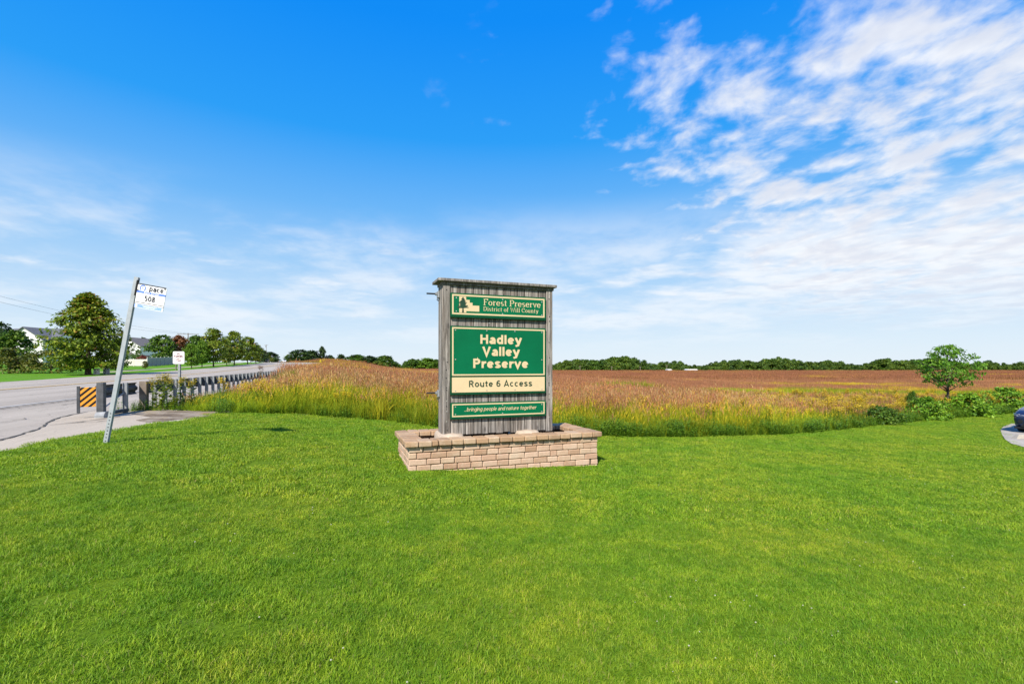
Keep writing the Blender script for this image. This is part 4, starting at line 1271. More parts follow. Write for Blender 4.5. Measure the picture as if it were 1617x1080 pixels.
    for k, (zz, wd) in enumerate([(0.175, 0.100), (0.205, 0.088), (0.232, 0.060), (0.258, 0.074), (0.286, 0.046), (0.312, 0.034), (0.332, 0.018)]):
        m_ = 7; top = []; bot = []
        for q in range(m_):
            f = q / (m_ - 1) * 2 - 1
            top.append((0.216 + wd * f + rt_.uniform(-.004, .004), -0.0078 - 0.0003 * k, zz + 0.024 * (1 - abs(f)) + rt_.uniform(-.006, .008)))
            bot.append((0.216 + wd * f * 0.96, -0.0078 - 0.0003 * k, zz - 0.006 - 0.006 * (1 - abs(f)) + rt_.uniform(-.008, .004)))
        mb.add(top + bot, [(q, q + 1, m_ + q + 1, m_ + q) for q in range(m_ - 1)])
    mb.build('emblem_tree', M['ink'], p)
    stroke_text('lettering', 'Forest Preserve', 1.07, 0.108, M['cream'], p, 1.120, -0.0035, 0.228, 0.125, 0.10)
    stroke_text('lettering', 'District of Will County', 1.03, 0.072, M['cream'], p, 1.095, -0.0035, 0.130, 0.12, 0.11)
    # middle plate
    p, hh = plate(1.123, 2.294, 'large green and cream plate reading Hadley Valley Preserve Route 6 Access')
    cream_h = 0.29
    face(p, 0.012, pw - 0.012, cream_h + 0.03, hh - 0.012)
    border(p, 0.028, pw - 0.028, cream_h + 0.035, hh - 0.026, 0.024)
    face(p, 0.026, pw - 0.026, 0.040, cream_h + 0.006, 'plate_strip', 'cream', -0.004)
    for s_, zz, wd, cp in (('Hadley', 0.872, 0.775, 0.160), ('Valley', 0.664, 0.695, 0.160), ('Preserve', 0.455, 1.03, 0.160)):
        stroke_text('lettering', s_, wd, cp, M['cream'], p, 0.905, -0.004, zz, 0.238, 0.04, 'sans')
    stroke_text('lettering', 'Route 6 Access', 1.17, 0.108, M['ink'], p, 0.905, -0.0055, 0.130, 0.180, 0.10, 'sans')
    screws(p, [(0.085, hh - 0.075), (0.64, hh - 0.07), (1.16, hh - 0.07), (pw - 0.085, hh - 0.075), (0.085, 0.60), (pw - 0.085, 0.60), (0.085, 0.072), (0.64, 0.072), (1.16, 0.072), (pw - 0.085, 0.072)])
    # motto plate
    p, hh = plate(0.708, 0.991, 'narrow green plate with the italic motto bringing people and nature together')
    face(p, 0.012, pw - 0.012, 0.030, hh - 0.010)
    border(p, 0.028, pw - 0.030, 0.042, hh - 0.022, 0.020)
    stroke_text('lettering', '...bringing people and nature together', 1.33, 0.066, M['cream'], p, 0.905, -0.004, 0.132, 0.125, 0.09, 'sans', 0.2)
    screws(p, [(0.085, hh - 0.07), (0.93, hh - 0.06), (pw - 0.085, hh - 0.07), (0.085, 0.085), (0.93, 0.078), (pw - 0.085, 0.085)])
    # old gate brackets on the left side
    for z in (2.845, 1.135):
        br = empty('bracket', (-0.012, 0.24, z), parent=root)
        mb = MB(); mb.box(-0.035, 0.0, -0.05, 0.05, -0.06, 0.06, 0.008); mb.build('bracket_plate', M['steel'], br)
        mb = MB(); mb.box(-0.07, -0.034, -0.03, 0.03, -0.012, 0.035, 0.006); mb.build('bracket_collar', M['steel'], br)
        mb = MB(); mb.tube([(-0.22, 0, 0.012), (-0.06, 0, 0.012)], 0.014, 8); mb.build('bracket_pin', M['black_metal'], br)
        mb = MB(); mb.tube([(-0.02, -0.02, -0.06), (-0.045, -0.02, -0.085), (-0.02, -0.02, -0.11)], 0.01, 6); mb.build('bracket_hook', M['steel_dark'], br)
build_sign()

# ------------------------------------------------------------------ bus stop post
def build_bus_stop():
    bx, by = gp(165.5, 701)
    bz = h(bx, by)
    lean = math.atan2(46, 264)
    L = 268.5 / F * by
    root = empty('bus_stop_sign', (bx, by, bz), label='leaning steel bus stop post with white and blue flag sign on the lawn edge', cat='bus stop')
    tilt = empty('leaning_post', parent=root)
    root.rotation_euler = (R(-1), lean, R(0))
    C.objects.unlink(tilt); bpy.data.objects.remove(tilt)
    # U-channel post
    w = 0.052; dpt = 0.040; t = 0.007
    prof = [(-w / 2, 0), (w / 2, 0), (w / 2, dpt), (w / 2 + 0.014, dpt), (w / 2 + 0.014, dpt + t), (w / 2 - t, dpt + t), (w / 2 - t, t), (-w / 2 + t, t), (-w / 2 + t, dpt + t), (-w / 2 - 0.014, dpt + t), (-w / 2 - 0.014, dpt), (-w / 2, dpt)]
    n = len(prof)
    mb = MB()
    mb.add([(a, b, -0.25) for a, b in prof] + [(a, b, L) for a, b in prof], [(i, (i + 1) % n, (i + 1) % n + n, i + n) for i in range(n)] + [(0, 1, 2, 3, 4, 5, 6, 7, 8, 9, 10, 11)[::-1], tuple(range(n, 2 * n))])
    po = mb.build('post', M['post_steel'], root)
    po.rotation_euler.z = R(22)
    for k in range(9):
        mb = MB(); mb.tube([(0, -0.003, 0.05 + 0.055 * k), (0, 0.002, 0.05 + 0.055 * k)], 0.008, 8); mb.build('hole', M['black_metal'], po)
    # hanging flag: bracket rod and plates
    zt = L - 0.095
    mb = MB(); mb.tube([(0.02, 0.0, zt), (0.50, 0.0, zt - 0.004)], 0.009, 6); mb.build('flag_bracket', M['black_metal'], root)
    mb = MB(); mb.box(0.028, 0.046, -0.02, 0.02, zt - 0.20, zt + 0.05, 0.004); mb.build('clamp', M['black_metal'], root)
    fl = empty('flag_panel', (0.055, 0.0, zt - 0.405), parent=root)
    fl.rotation_euler = (0, 0, 0)
    def pl(name, x0, x1, z0, z1, mat, y=-0.004):
        mb = MB(); mb.box(x0, x1, y, 0.004 + y * -0.5, z0, z1); return mb.build(name, M[mat], fl)
    pl('sheet', 0.0, 0.46, 0.025, 0.39, 'white_sheet')
    pl('band', 0.0, 0.46, 0.262, 0.297, 'blue_sheet', -0.0055)
    pl('stripe', 0.005, 0.46, 0.107, 0.117, 'black_print', -0.0055)
    pl('stripe', 0.0, 0.46, 0.084, 0.091, 'black_print', -0.0055)
    pl('foot_band', 0.0, 0.44, 0.032, 0.078, 'pale_blue_sheet', -0.0056)
    y = -0.0075
    # ring logo
    def ring(cx, cz, r0, r1, a0, a1, mat, name, n=22):
        vs = []
        for i in range(n + 1):
            th = R(a0 + (a1 - a0) * i / n)
            vs += [(cx + r0 * math.cos(th), y, cz + r0 * math.sin(th)), (cx + r1 * math.cos(th), y, cz + r1 * math.sin(th))]
        mesh_obj(name, vs, [(2 * i, 2 * i + 2, 2 * i + 3, 2 * i + 1) for i in range(n)], M[mat], fl)
    ring(0.085, 0.343, 0.034, 0.050, -55, 235, 'blue_sheet', 'logo_ring')
    ring(0.085, 0.343, 0.0, 0.011, 0, 360, 'blue_sheet', 'logo_dot', 10)
    stroke_text('lettering', 'pace', 0.225, 0.085, M['black_print'], fl, 0.305, y, 0.312, 0.17, 0.12, 'sans')
    stroke_text('lettering', 'BUS STOP', 0.24, 0.024, M['white_sheet'], fl, 0.24, y, 0.2675, 0.2, 0.14, 'sans')
    stroke_text('lettering', '508', 0.17, 0.085, M['black_print'], fl, 0.225, y, 0.146, 0.17, 0.12, 'sans')
    ring(0.032, 0.055, 0.0, 0.020, 0, 360, 'white_sheet', 'foot_logo', 14)
    for k, (a, b, z0, z1) in enumerate([(0.13, 0.36, 0.060, 0.066), (0.15, 0.33, 0.045, 0.051)]):
        pl('fine_print', a, b, z0, z1, 'white_sheet', -0.0068)
    for (x, z) in [(0.435, 0.384), (0.012, 0.30)]:
        mb = MB(); mb.tube([(x, -0.012, z), (x, 0.006, z)], 0.012, 8); mb.build('bolt', M['steel_dark'], fl)
build_bus_stop()

# ------------------------------------------------------------------ no parking sign
def build_no_parking():
    x, y, z = at(282.5, 14.0)
    root = empty('no_parking_sign', (x, y, z), R(4), label='small white no parking sign on a thin steel post beside the guardrail', cat='road sign')
    top = EYE + (HOR - 555.0) / F * 14 - z
    Hs = 19.5 / F * 14; Ws = 17.2 / F * 14
    mb = MB()
    prof = [(-0.028, 0), (0.028, 0), (0.028, 0.03), (0.04, 0.03), (0.04, 0.036), (0.022, 0.036), (0.022, 0.006), (-0.022, 0.006), (-0.022, 0.036), (-0.04, 0.036), (-0.04, 0.03), (-0.028, 0.03)]
    n = len(prof)
    mb.add([(a, b, -0.2) for a, b in prof] + [(a, b, top - 0.03) for a, b in prof], [(i, (i + 1) % n, (i + 1) % n + n, i + n) for i in range(n)] + [tuple(range(n))[::-1], tuple(range(n, 2 * n))])
    mb.build('post', M['steel'], root)
    # rounded plate
    r = 0.035; pts = []
    for cx, cz, a0 in ((Ws / 2 - r, Hs / 2 - r, 0), (-Ws / 2 + r, Hs / 2 - r, 90), (-Ws / 2 + r, -Hs / 2 + r, 180), (Ws / 2 - r, -Hs / 2 + r, 270)):
        for k in range(6):
            th = R(a0 + 18 * k); pts.append((cx + r * math.cos(th), cz + r * math.sin(th)))
    n = len(pts); mb = MB()
    mb.add([(a, -0.006, b) for a, b in pts] + [(a, 0.0, b) for a, b in pts], [tuple(range(n)), tuple(range(n, 2 * n))[::-1]] + [(i, i + n, (i + 1) % n + n, (i + 1) % n) for i in range(n)])
    p = mb.build('sign_plate', M['white_sheet'], root); p.location = (0, -0.008, top - Hs / 2)
    for w_, wd, cp, zz in (('NO', 0.105, 0.055, 0.08), ('PARKING', 0.245, 0.055, 0.010), ('ANY', 0.125, 0.044, -0.052), ('TIME', 0.145, 0.044, -0.108)):
        stroke_text('lettering', w_, wd, cp, M['maroon_print'], p, 0, -0.008, zz, 0.2, 0.1, 'sans')
    for z_ in (0.15, -0.14):
        mb = MB(); mb.tube([(0, -0.011, z_), (0, 0.001, z_)], 0.010, 8); mb.build('bolt', M['black_metal'], p)
build_no_parking()

# ------------------------------------------------------------------ guardrail
def build_guardrail():
    GP = -5.75
    ang = math.atan2(DY, DX)          # local x runs along the road, local y to its left (towards the road)
    x0, y0 = rt(13.32, GP)
    root = empty('guardrail', (x0, y0, 0.0), ang, label='grey steel guardrail with many posts along the roadside, striped marker at its end', cat='guardrail')
    def lz(s, q=0.0):
        xx, yy = rt(13.32 + s, GP - q)
        return h(xx, yy)
    RH = 0.74
    def i_post(s, hh, w=0.075, d=0.095, mat='steel'):
        t = 0.010
        prof = [(-w / 2, -d / 2), (w / 2, -d / 2), (w / 2, -d / 2 + t), (t / 2, -d / 2 + t), (t / 2, d / 2 - t), (w / 2, d / 2 - t), (w / 2, d / 2), (-w / 2, d / 2), (-w / 2, d / 2 - t), (-t / 2, d / 2 - t), (-t / 2, -d / 2 + t), (-w / 2, -d / 2 + t)]
        n = len(prof); mb = MB()
        mb.add([(a, b, -0.3) for a, b in prof] + [(a, b, hh) for a, b in prof], [(i, (i + 1) % n, (i + 1) % n + n, i + n) for i in range(n)] + [tuple(range(n))[::-1], tuple(range(n, 2 * n))])
        return mb
    pos = [0.05, 1.15, 2.25] + [2.9 + 0.80 * k for k in range(40)]
    base_me = None
    for k, s in enumerate(pos):
        z = lz(s)
        if k == 2:
            mb = MB(); mb.box(-0.10, 0.06, -0.09, 0.09, -0.3, RH + 0.02, 0.012); o = mb.build('post', M['pole_wood'], root); o.location = (s, 0, z)
            continue
        if base_me is None:
            o = i_post(0, RH + 0.015).build('post', M['steel'], root); base_me = o.data
        else:
            o = data_obj('post', base_me, None, root)
        o.location = (s, 0, z)
        if k > 2:
            mb = MB(); mb.box(-0.035, 0.035, 0.050, 0.125, RH - 0.34, RH + 0.005, 0.006)
            if k == 3:
                bo = mb.build('blockout', M['steel_dark'], o); blk = bo.data
            else:
                bo = data_obj('blockout', blk, None, o)
            bo.location = (0, 0, 0)
    # W-beam: one piece for every 1.9 m or so
    prof = [(0, -0.156), (-0.012, -0.150), (-0.050, -0.115), (-0.050, -0.075), (0.0, -0.035), (0.0, 0.035), (-0.050, 0.075), (-0.050, 0.115), (-0.012, 0.150), (0, 0.156)]
    def beam(s0, s1, q0, q1, name='rail_beam', cut=False):
        vs = []; n = len(prof); m_ = 4
        for j in range(m_ + 1):
            f = j / m_
            s = s0 + (s1 - s0) * f; q = q0 + (q1 - q0) * f; z = lz(s) + RH - 0.165
            for a, b in prof:
                vs.append((s + (0.18 * (b / 0.156) if cut and j == m_ else 0), q - a, z + b))
        for j in range(m_ + 1):
            f = j / m_
            s = s0 + (s1 - s0) * f; q = q0 + (q1 - q0) * f; z = lz(s) + RH - 0.165
            for a, b in prof:
                vs.append((s + (0.18 * (b / 0.156) if cut and j == m_ else 0), q - a - 0.005, z + b))
        fs = []
        off = (m_ + 1) * n
        for j in range(m_):
            for i in range(n - 1):
                a = j * n + i
                fs.append((a, a + n, a + n + 1, a + 1)); fs.append((off + a, off + a + 1, off + a + n + 1, off + a + n))
        return mesh_obj(name, vs, fs, M['steel_dark'], root)
    beam(0.1, 2.2, 0.13, 0.14, cut=False)
    s = 2.75
    while s < 34:
        beam(s, s + 1.90, 0.128, 0.128); s += 1.905
    # end terminal: ground strut, anchor box and marker
    mb = MB(); mb.box(0.0, 1.2, -0.06, 0.06, 0.03, 0.11, 0.008); o = mb.build('ground_strut', M['steel_dark'], root); o.location = (0, 0, lz(0.5))
    mb = MB(); mb.prism([(-0.16, 0), (0.14, 0), (0.12, 0.07), (0.05, 0.16), (-0.09, 0.15), (-0.16, 0.08)], -0.09, 0.09); o = mb.build('anchor_box', M['steel'], root); o.location = (0.0, -0.02, lz(0) - 0.02)
    mb = MB(); mb.tube([(0.02, -0.02, 0.20), (1.1, 0.02, 0.50)], 0.014, 6); o = mb.build('anchor_cable', M['steel'], root); o.location = (0, 0, lz(0.5))
    mb = MB(); mb.box(0.0, 0.13, -0.17, -0.03, 0.05, RH + 0.06, 0.01); o = mb.build('impact_sleeve', M['steel_dark'], root); o.location = (-0.05, 0.11, lz(0))
    # marker plate faces the camera, beside the end
    mk = empty('end_marker', (-0.06, 0.225, lz(0)), parent=root)
    mk.rotation_euler = (0, 0, -ang + R(36))
    mb = MB(); mb.box(-0.135, 0.135, -0.006, 0.006, -0.220, 0.220, 0.003); o = mb.build('striped_plate', M['hazard'], mk); o.location = (0, 0, 0.475)
    mb = MB(); mb.box(-0.195, -0.140, -0.012, 0.05, 0.12, 0.72, 0.004); mb.build('marker_edge', M['steel_dark'], mk)
    mb = MB(); mb.box(0.139, 0.160, -0.012, 0.012, 0.14, 0.72, 0.004); mb.build('marker_edge', M['steel'], mk)
build_guardrail()

# ------------------------------------------------------------------ trees
def tone_mesh(name, V, F_, tone, mat):
    me = bpy.data.meshes.new(name)
    me.from_pydata(V.tolist(), [], F_.tolist())
    a = me.attributes.new('tone', 'FLOAT', 'POINT')
    a.data.foreach_set('value', np.clip(tone, 0, 1).astype(np.float32))
    if mat: me.materials.append(mat)
    me.update()
    return me

def leaf_cloud(centres, radii, per, leaf, flat=0.55, up=0.5, mid=(0, 0, 0), aspect=0.62, bias=None):
    """leaf-sized rhombs gathered in clumps"""
    nC = len(centres)
    n = nC * per
    ci = np.repeat(np.arange(nC), per)
    g = rng.normal(0, 1, (n, 3)); g /= np.linalg.norm(g, axis=1)[:, None]
    g *= (rng.uniform(0, 1, n) ** 0.45)[:, None]
    g[:, 2] *= flat
    P = centres[ci] + g * radii[ci][:, None]
    out = P - np.asarray(mid); out /= np.linalg.norm(out, axis=1)[:, None] + 1e-9
    nrm = out * 0.6 + np.array([0, 0, up]) + rng.normal(0, 0.55, (n, 3))
    nrm /= np.linalg.norm(nrm, axis=1)[:, None]
    a = np.cross(nrm, rng.normal(0, 1, (n, 3))); a /= np.linalg.norm(a, axis=1)[:, None]
    b = np.cross(nrm, a)
    L = leaf * rng.uniform(0.6, 1.35, n)
    dn = np.array([0, 0, -0.18])
    V = np.stack([P - a * L[:, None] * .5, P + b * (L * aspect * .5)[:, None] + dn * 0.1 * L[:, None], P + a * L[:, None] * .5 + dn * L[:, None], P - b * (L * aspect * .5)[:, None]], 1).reshape(-1, 3)
    F_ = np.arange(n * 4).reshape(n, 4)
    cb = rng.normal(0, 0.13, nC)[ci]
    if bias is not None: cb = cb + bias[ci]
    tone = np.repeat(np.clip(rng.beta(2, 2.4, n) + cb, 0, 1), 4)
    return V, F_, tone

PROF = {
 'oval': lambda f: np.sin(np.pi * np.clip(0.10 + 0.88 * f, 0, 1)) ** 0.62,
 'cone': lambda f: np.clip(np.minimum(0.62 + 1.8 * f, 1.0) * (1 - (np.clip(f - 0.16, 0, 1) / 0.86) ** 1.25) ** 0.8, 0.05, 1),
 'dome': lambda f: np.sqrt(np.clip(1 - f ** 2.2, 0.02, 1)),
 'spread': lambda f: np.clip(0.6 + 0.9 * f, 0, 1) * np.sqrt(np.clip(1 - f ** 2.0, 0.03, 1)),
}
def make_tree(seed, Ht, rad, cb, prof, nclump, per, leaf, clump_r, mat, trunk_r=0.16, nlimb=9, flat=0.5, up=0.5, bias_hot=0.0):
    global rng
    keep = rng
    rng = np.random.default_rng(seed); rs = random.Random(seed)
    f = rng.uniform(0, 1, nclump) ** 0.9
    pr = PROF[prof](f)
    th = rng.uniform(0, 2 * np.pi, nclump)
    lob = 1 + 0.14 * np.sin(3 * th + seed) + 0.10 * np.sin(5 * th + 7 * f + seed * 2)
    rr = rad * pr * lob * np.sqrt(rng.uniform(0.12, 1.0, nclump))
    Cn = np.stack([rr * np.cos(th), rr * np.sin(th), cb + f * (Ht - cb) * 0.97], 1)
    rad_c = clump_r * rng.uniform(0.6, 1.3, nclump) * (0.65 + 0.5 * pr)
    bias = bias_hot * (f ** 2) * (rng.uniform(0, 1, nclump) < 0.5)
    V, F_, tone = leaf_cloud(Cn, rad_c, per, leaf, flat, up, (0, 0, cb + (Ht - cb) * 0.4), bias=bias)
    crown = tone_mesh('crown', V, F_, tone, M[mat])
    mb = MB()
    pts = []
    for k in range(7):
        q = k / 6
        pts.append((0.05 * Ht * 0.1 * math.sin(seed + 3 * q) * q * 3, 0.03 * math.cos(seed * 2 + 4 * q) * q * Ht * .1, -0.15 + q * (cb + (Ht - cb) * 0.82)))
    mb.tube(pts, [trunk_r * (1.25 if k == 0 else 1 - 0.13 * k) for k in range(7)], 8)
    order = rng.choice(nclump, min(nlimb * 2, nclump), replace=False)
    for j, i in enumerate(order):
        c = Cn[i]
        z0 = max(cb * 0.75, min(c[2] - 0.35 * np.hypot(c[0], c[1]) - 0.1, cb + (Ht - cb) * 0.75))
        q = (z0 + 0.15) / (cb + (Ht - cb) * 0.82 + 0.15)
        k = min(5, max(0, int(q * 6))); fr = q * 6 - k
        b0 = Vector(pts[k]).lerp(Vector(pts[k + 1]), min(1, max(0, fr)))
        e = Vector(c)
        m1 = b0.lerp(e, 0.5) + Vector((0, 0, 0.06 * (e - b0).length))
        r0 = trunk_r * 0.42 * (1 - 0.5 * q)
        mb.tube([b0, m1, e], [r0, r0 * 0.6, r0 * 0.22], 5)
    bm_me = bpy.data.meshes.new('trunk'); bm_me.from_pydata(mb.v, [], mb.f); bm_me.materials.append(M['bark']); bm_me.shade_smooth(); bm_me.update()
    rng = keep
    return bm_me, crown, Ht, rad

def plant_tree(kind, name, label, cat, px, Y, top, width, group=None, mat=None, rz=None, sink=0.0):
    trunk, crown, Ht, rad = kind
    x, y, z = at(px, Y)
    hgt = EYE + (HOR - top) / F * Y - z
    wid = width / F * Y
    sxy = wid / (2 * rad * 1.06); sz = hgt / Ht
    root = empty(name, (x, y, z - sink), rz if rz is not None else random.uniform(0, 6.28), label=label, cat=cat, group=group)
    t = data_obj('trunk', trunk, None, root); t.scale = (sxy, sxy, sz)
    c = data_obj('crown', crown, None, root); c.scale = (sxy, sxy, sz)
    if mat:
        c.material_slots[0].link = 'OBJECT'; c.material_slots[0].material = M[mat]
    return root

BIG = make_tree(21, 7.7, 3.4, 0.7, 'cone', 400, 46, 0.27, 0.70, 'maple', 0.24, 16, 0.42, 0.7, 0.26)
plant_tree(BIG, 'maple_tree', 'large bushy maple with orange-tinged top across the road behind bus stop post', 'tree', 139, 45, 461, 118, rz=0.4)

MAP = [make_tree(31 + k, 8, 3.0, 1.2, 'oval', 150, 36, 0.42, 0.92, 'maple', 0.17, 10, 0.5, 0.6) for k in range(3)]
ROW = 'trees along the far sidewalk'
plant_tree(MAP[0], 'young_maple_tree', 'small bright green maple nearest the no parking sign in the sidewalk row', 'tree', 302.5, 70, 543, 25, ROW, 'bright_maple')
plant_tree(MAP[1], 'young_maple_tree', 'second small bright green maple just left of the tallest row tree', 'tree', 319, 78, 539, 25, ROW, 'bright_maple')
plant_tree(MAP[2], 'maple_tree', 'tallest dark green maple in the sidewalk row across the road', 'tree', 337, 80, 518, 40, ROW)
plant_tree(MAP[0], 'maple_tree', 'small yellowing maple between the two tallest trees of the sidewalk row', 'tree', 358, 88, 541, 22, ROW, 'yellow_maple')
plant_tree(MAP[1], 'maple_tree', 'full green maple, second tallest of the sidewalk row', 'tree', 370, 92, 523, 34, ROW)
plant_tree(MAP[2], 'maple_tree', 'green maple right of the second tallest row tree', 'tree', 391, 100, 531, 30, ROW, 'maple')
plant_tree(MAP[0], 'maple_tree', 'small yellow-green maple at the far right end of the sidewalk row', 'tree', 404, 108, 544, 22, ROW, 'yellow_maple')

DK = [make_tree(41 + k, 8, 3.4, 0.5, 'dome', 130, 38, 0.50, 1.0, 'dark_leaf', 0.2, 8, 0.6, 0.5) for k in range(3)]
BACK = 'trees around the houses'
plant_tree(DK[0], 'shade_tree', 'dark rounded tree left of the first white house', 'tree', 24, 64, 521, 60, BACK, 'mid_leaf')
plant_tree(DK[1], 'shade_tree', 'blackish tree top at the far left edge of the photo', 'tree', -4, 92, 508, 46, BACK)
plant_tree(DK[2], 'shade_tree', 'dark tree peeking over the roof of the far white house', 'tree', 226, 175, 533, 26, BACK)
plant_tree(DK[1], 'shade_tree', 'tall mid green tree right of the far white house', 'tree', 256, 104, 528, 44, BACK, 'mid_leaf')
plant_tree(DK[0], 'shade_tree', 'russet orange tree beside the utility pole', 'tree', 284, 108, 529, 34, BACK, 'russet_leaf')
plant_tree(DK[2], 'shade_tree', 'dark green tree behind the utility pole', 'tree', 310, 125, 530, 40, BACK, 'mid_leaf')
plant_tree(DK[1], 'shade_tree', 'dark tree behind the right end of the sidewalk row', 'tree', 411, 142, 549, 24, BACK)
plant_tree(DK[0], 'shade_tree', 'olive tree half hidden behind the big maple on its right side', 'tree', 182, 60, 535, 34, BACK, 'mid_leaf')

BU = [make_tree(51 + k, 3.0, 2.2, 0.15, 'dome', 60, 40, 0.24, 0.62, 'olive_leaf', 0.09, 6, 0.6, 0.5) for k in range(2)]
plant_tree(BU[0], 'ornamental_shrub', 'olive brown spreading shrub beside the big maple', 'shrub', 80, 49, 553, 78, 'roadside shrubs')
plant_tree(BU[1], 'ornamental_shrub', 'olive shrub at the left edge below the dark rounded tree', 'shrub', 14, 48, 551, 74, 'roadside shrubs')
plant_tree(BU[0], 'ornamental_shrub', 'small red shrub in front of the far white house', 'shrub', 226, 90, 561, 24, 'roadside shrubs', 'red_shrub')
plant_tree(BU[1], 'ornamental_shrub', 'low green shrub above the pale fence', 'shrub', 218, 92, 553, 22, 'roadside shrubs', 'mid_leaf')
plant_tree(MAP[1], 'sapling', 'tiny sapling on the lawn in front of the grey fence', 'tree', 229, 66, 570, 9, None, 'olive_leaf')
plant_tree(BU[1], 'ornamental_shrub', 'yellow-green bush beside the road where it disappears', 'shrub', 426, 260, 562, 12, 'roadside shrubs', 'yellow_maple')

# far copses left of the sign
FARG = 'trees on the skyline left of the sign'
for i, (px, Y, top, w, lab, m_) in enumerate([
        (428, 470, 553, 24, 'dark dome shaped tree standing where the road disappears', None),
        (474, 330, 550, 30, 'large dark tree at the left end of the skyline copse', None),
        (492, 335, 552, 28, 'second large dark tree of the skyline copse', None),
        (509, 340, 545, 13, 'thin ragged tree rising above the skyline copse', None),
        (522, 345, 559, 16, 'low dark tree right of the thin ragged skyline tree', None),
        (538, 340, 558, 14, 'narrow dark tree in the gap of the skyline copse', None),
        (562, 320, 558, 32, 'broad green tree in the middle of the skyline', 'mid_leaf'),
        (585, 325, 560, 34, 'broad dark tree in the middle of the skyline', None),
        (608, 320, 560, 30, 'green tree at the right end of the long skyline copse', 'mid_leaf'),
        (596, 290, 568, 16, 'pale small tree in front of the skyline copse', 'yellow_maple'),
        (652, 350, 565, 26, 'round green tree left of the wooden sign on the horizon', 'mid_leaf'),
        (674, 350, 564, 32, 'bright green tree on the horizon touching the wooden sign', 'bright_maple'),
        (690, 360, 566, 26, 'dark green tree on the horizon behind the sign edge', 'mid_leaf'),
        (940, 395, 565.5, 26, 'tallest tree of the horizon wood right of the sign', 'mid_leaf'),
        (1393, 400, 564, 30, 'tallest tree of the horizon wood left of the young tree', 'mid_leaf')]):
    plant_tree(DK[i % 3], 'distant_tree', lab, 'tree', px, Y, top - (2 if 470 < px < 700 else 0), w * (1.45 if 470 < px < 620 and px != 509 else 1.15), FARG, m_, sink=1.5)

# the far wood along the horizon: one mass
def far_wood():
    kinds = []
    for k in range(4):
        t, c, Ht, rad = make_tree(61 + k, 9, 4.2, 0.0, 'dome', 46, 26, 1.05, 1.7, 'wood_leaf', 0.2, 3, 0.7, 0.4)
        kinds.append(c)
    px = []; Y = []; sc = []
    for a in np.arange(640, 1800, 3.4):
        for r in range(2):
            px.append(a + rng.uniform(-4, 4)); Y.append(rng.uniform(385, 470))
            hgt = 0.78 + 0.16 * math.sin(a / 37.0) + 0.12 * math.sin(a / 13.0 + 1) + rng.uniform(-.16, .16)
            if 880 < a < 1000: hgt += 0.12
            if 1010 < a < 1120: hgt -= 0.08
            sc.append(hgt * 1.06)
    for a in np.arange(452, 640, 5):
        px.append(a + rng.uniform(-3, 3)); Y.append(rng.uniform(355, 400)); sc.append(rng.uniform(0.5, 0.8))
    px = np.array(px); Y = np.array(Y); X = (px - 808.5) / F * Y
    sc = np.array(sc) * Y / 400
    scatter('far_wood', np.stack([X, Y, H(X, Y) - 0.4], 1), rng.uniform(0, 6.28, len(X)), sc, rng.integers(0, 4, len(X)), kinds, kind='stuff',
            label='distant green wood along the horizon behind the prairie', cat='wood')
far_wood()

# young tree in the prairie to the right
YT = make_tree(76, 2.9, 1.35, 1.22, 'oval', 150, 26, 0.105, 0.22, 'young_leaf', 0.075, 20, 0.45, 0.4)
plant_tree(YT, 'young_tree', 'young bright green tree standing alone in the prairie on the right', 'tree', 1497, 24, 544, 84, rz=1.0)

# leafy bushes along the mown edge on the right
BS = [make_tree(81 + k, 0.9, 0.8, 0.0, 'dome', 110, 26, 0.095, 0.20, 'bush_leaf', 0.015, 12, 0.7, 0.4) for k in range(2)]
BG = 'leafy bushes at the mown edge'
for k, (px, top, w, dy, lab) in enumerate([
        (1462, 628, 66, 0.6, 'bright leafy bush at the mown edge below the young tree'),
        (1525, 622, 74, 0.9, 'broad leafy bush right of the young tree trunk at the mown edge'),
        (1588, 613, 70, 2.0, 'leafy bush behind the dark blue car'),
        (1391, 642, 62, 0.5, 'narrow dark leafy plant left of the bright bushes'),
        (1440, 620, 30, 2.2, 'small round dark bush standing in the goldenrod')]):
    ex, ey_ = gp(px, float(np.interp(px, [q[0] for q in EDGE_PX], [q[1] for q in EDGE_PX])))
    plant_tree(BS[k % 2], 'leafy_bush', lab, 'bush', px, ey_ + dy, top, w, BG, 'mid_leaf' if k in (3, 4) else None)

# ------------------------------------------------------------------ tall weeds near the guardrail
def tall_weed(px, Y, top, lab, seed, cols, fl):
    random.seed(seed)
    x, y, z = at(px, Y)
    hh = EYE + (HOR - top) / F * Y - z
    me = forb_clump(3, hh * 0.82, hh * 0.98, 0.16, cols, fl, 60, rad=0.07)
    o = bpy.data.objects.new('tall_weed', me); o.location = (x, y, z)
    finish(o, None, lab, 'weed', 'tall weeds by the guardrail')
WG = [(0.08, 0.15, 0.012), (0.16, 0.22, 0.02), (0.24, 0.27, 0.03)]; WY = [(0.50, 0.38, 0.03), (0.36, 0.32, 0.04)]
for k, (px, Y, top, lab) in enumerate([
        (243, 13.2, 598, 'short yellow-topped weed behind the wooden guardrail post'),
        (254, 13.0, 588, 'tallest yellow-topped weed left of the no parking sign'),
        (262, 13.4, 592, 'yellow-topped weed second to the left of the no parking sign'),
        (272, 13.1, 589, 'slender yellow-topped weed just left of the no parking post'),
        (287, 13.2, 596, 'yellow-green weed just right of the no parking post'),
        (300, 13.8, 600, 'low yellow-green weed second to the right of the no parking post')]):
    tall_weed(px, Y, top, lab, 300 + k, WG, WY)
tall_weed(411, 27, 575, 'brown seed-headed weed where the guardrail meets the prairie', 320, [(0.10, 0.08, 0.03), (0.16, 0.10, 0.05)], [(0.20, 0.09, 0.06), (0.26, 0.13, 0.09)])
random.seed(99)

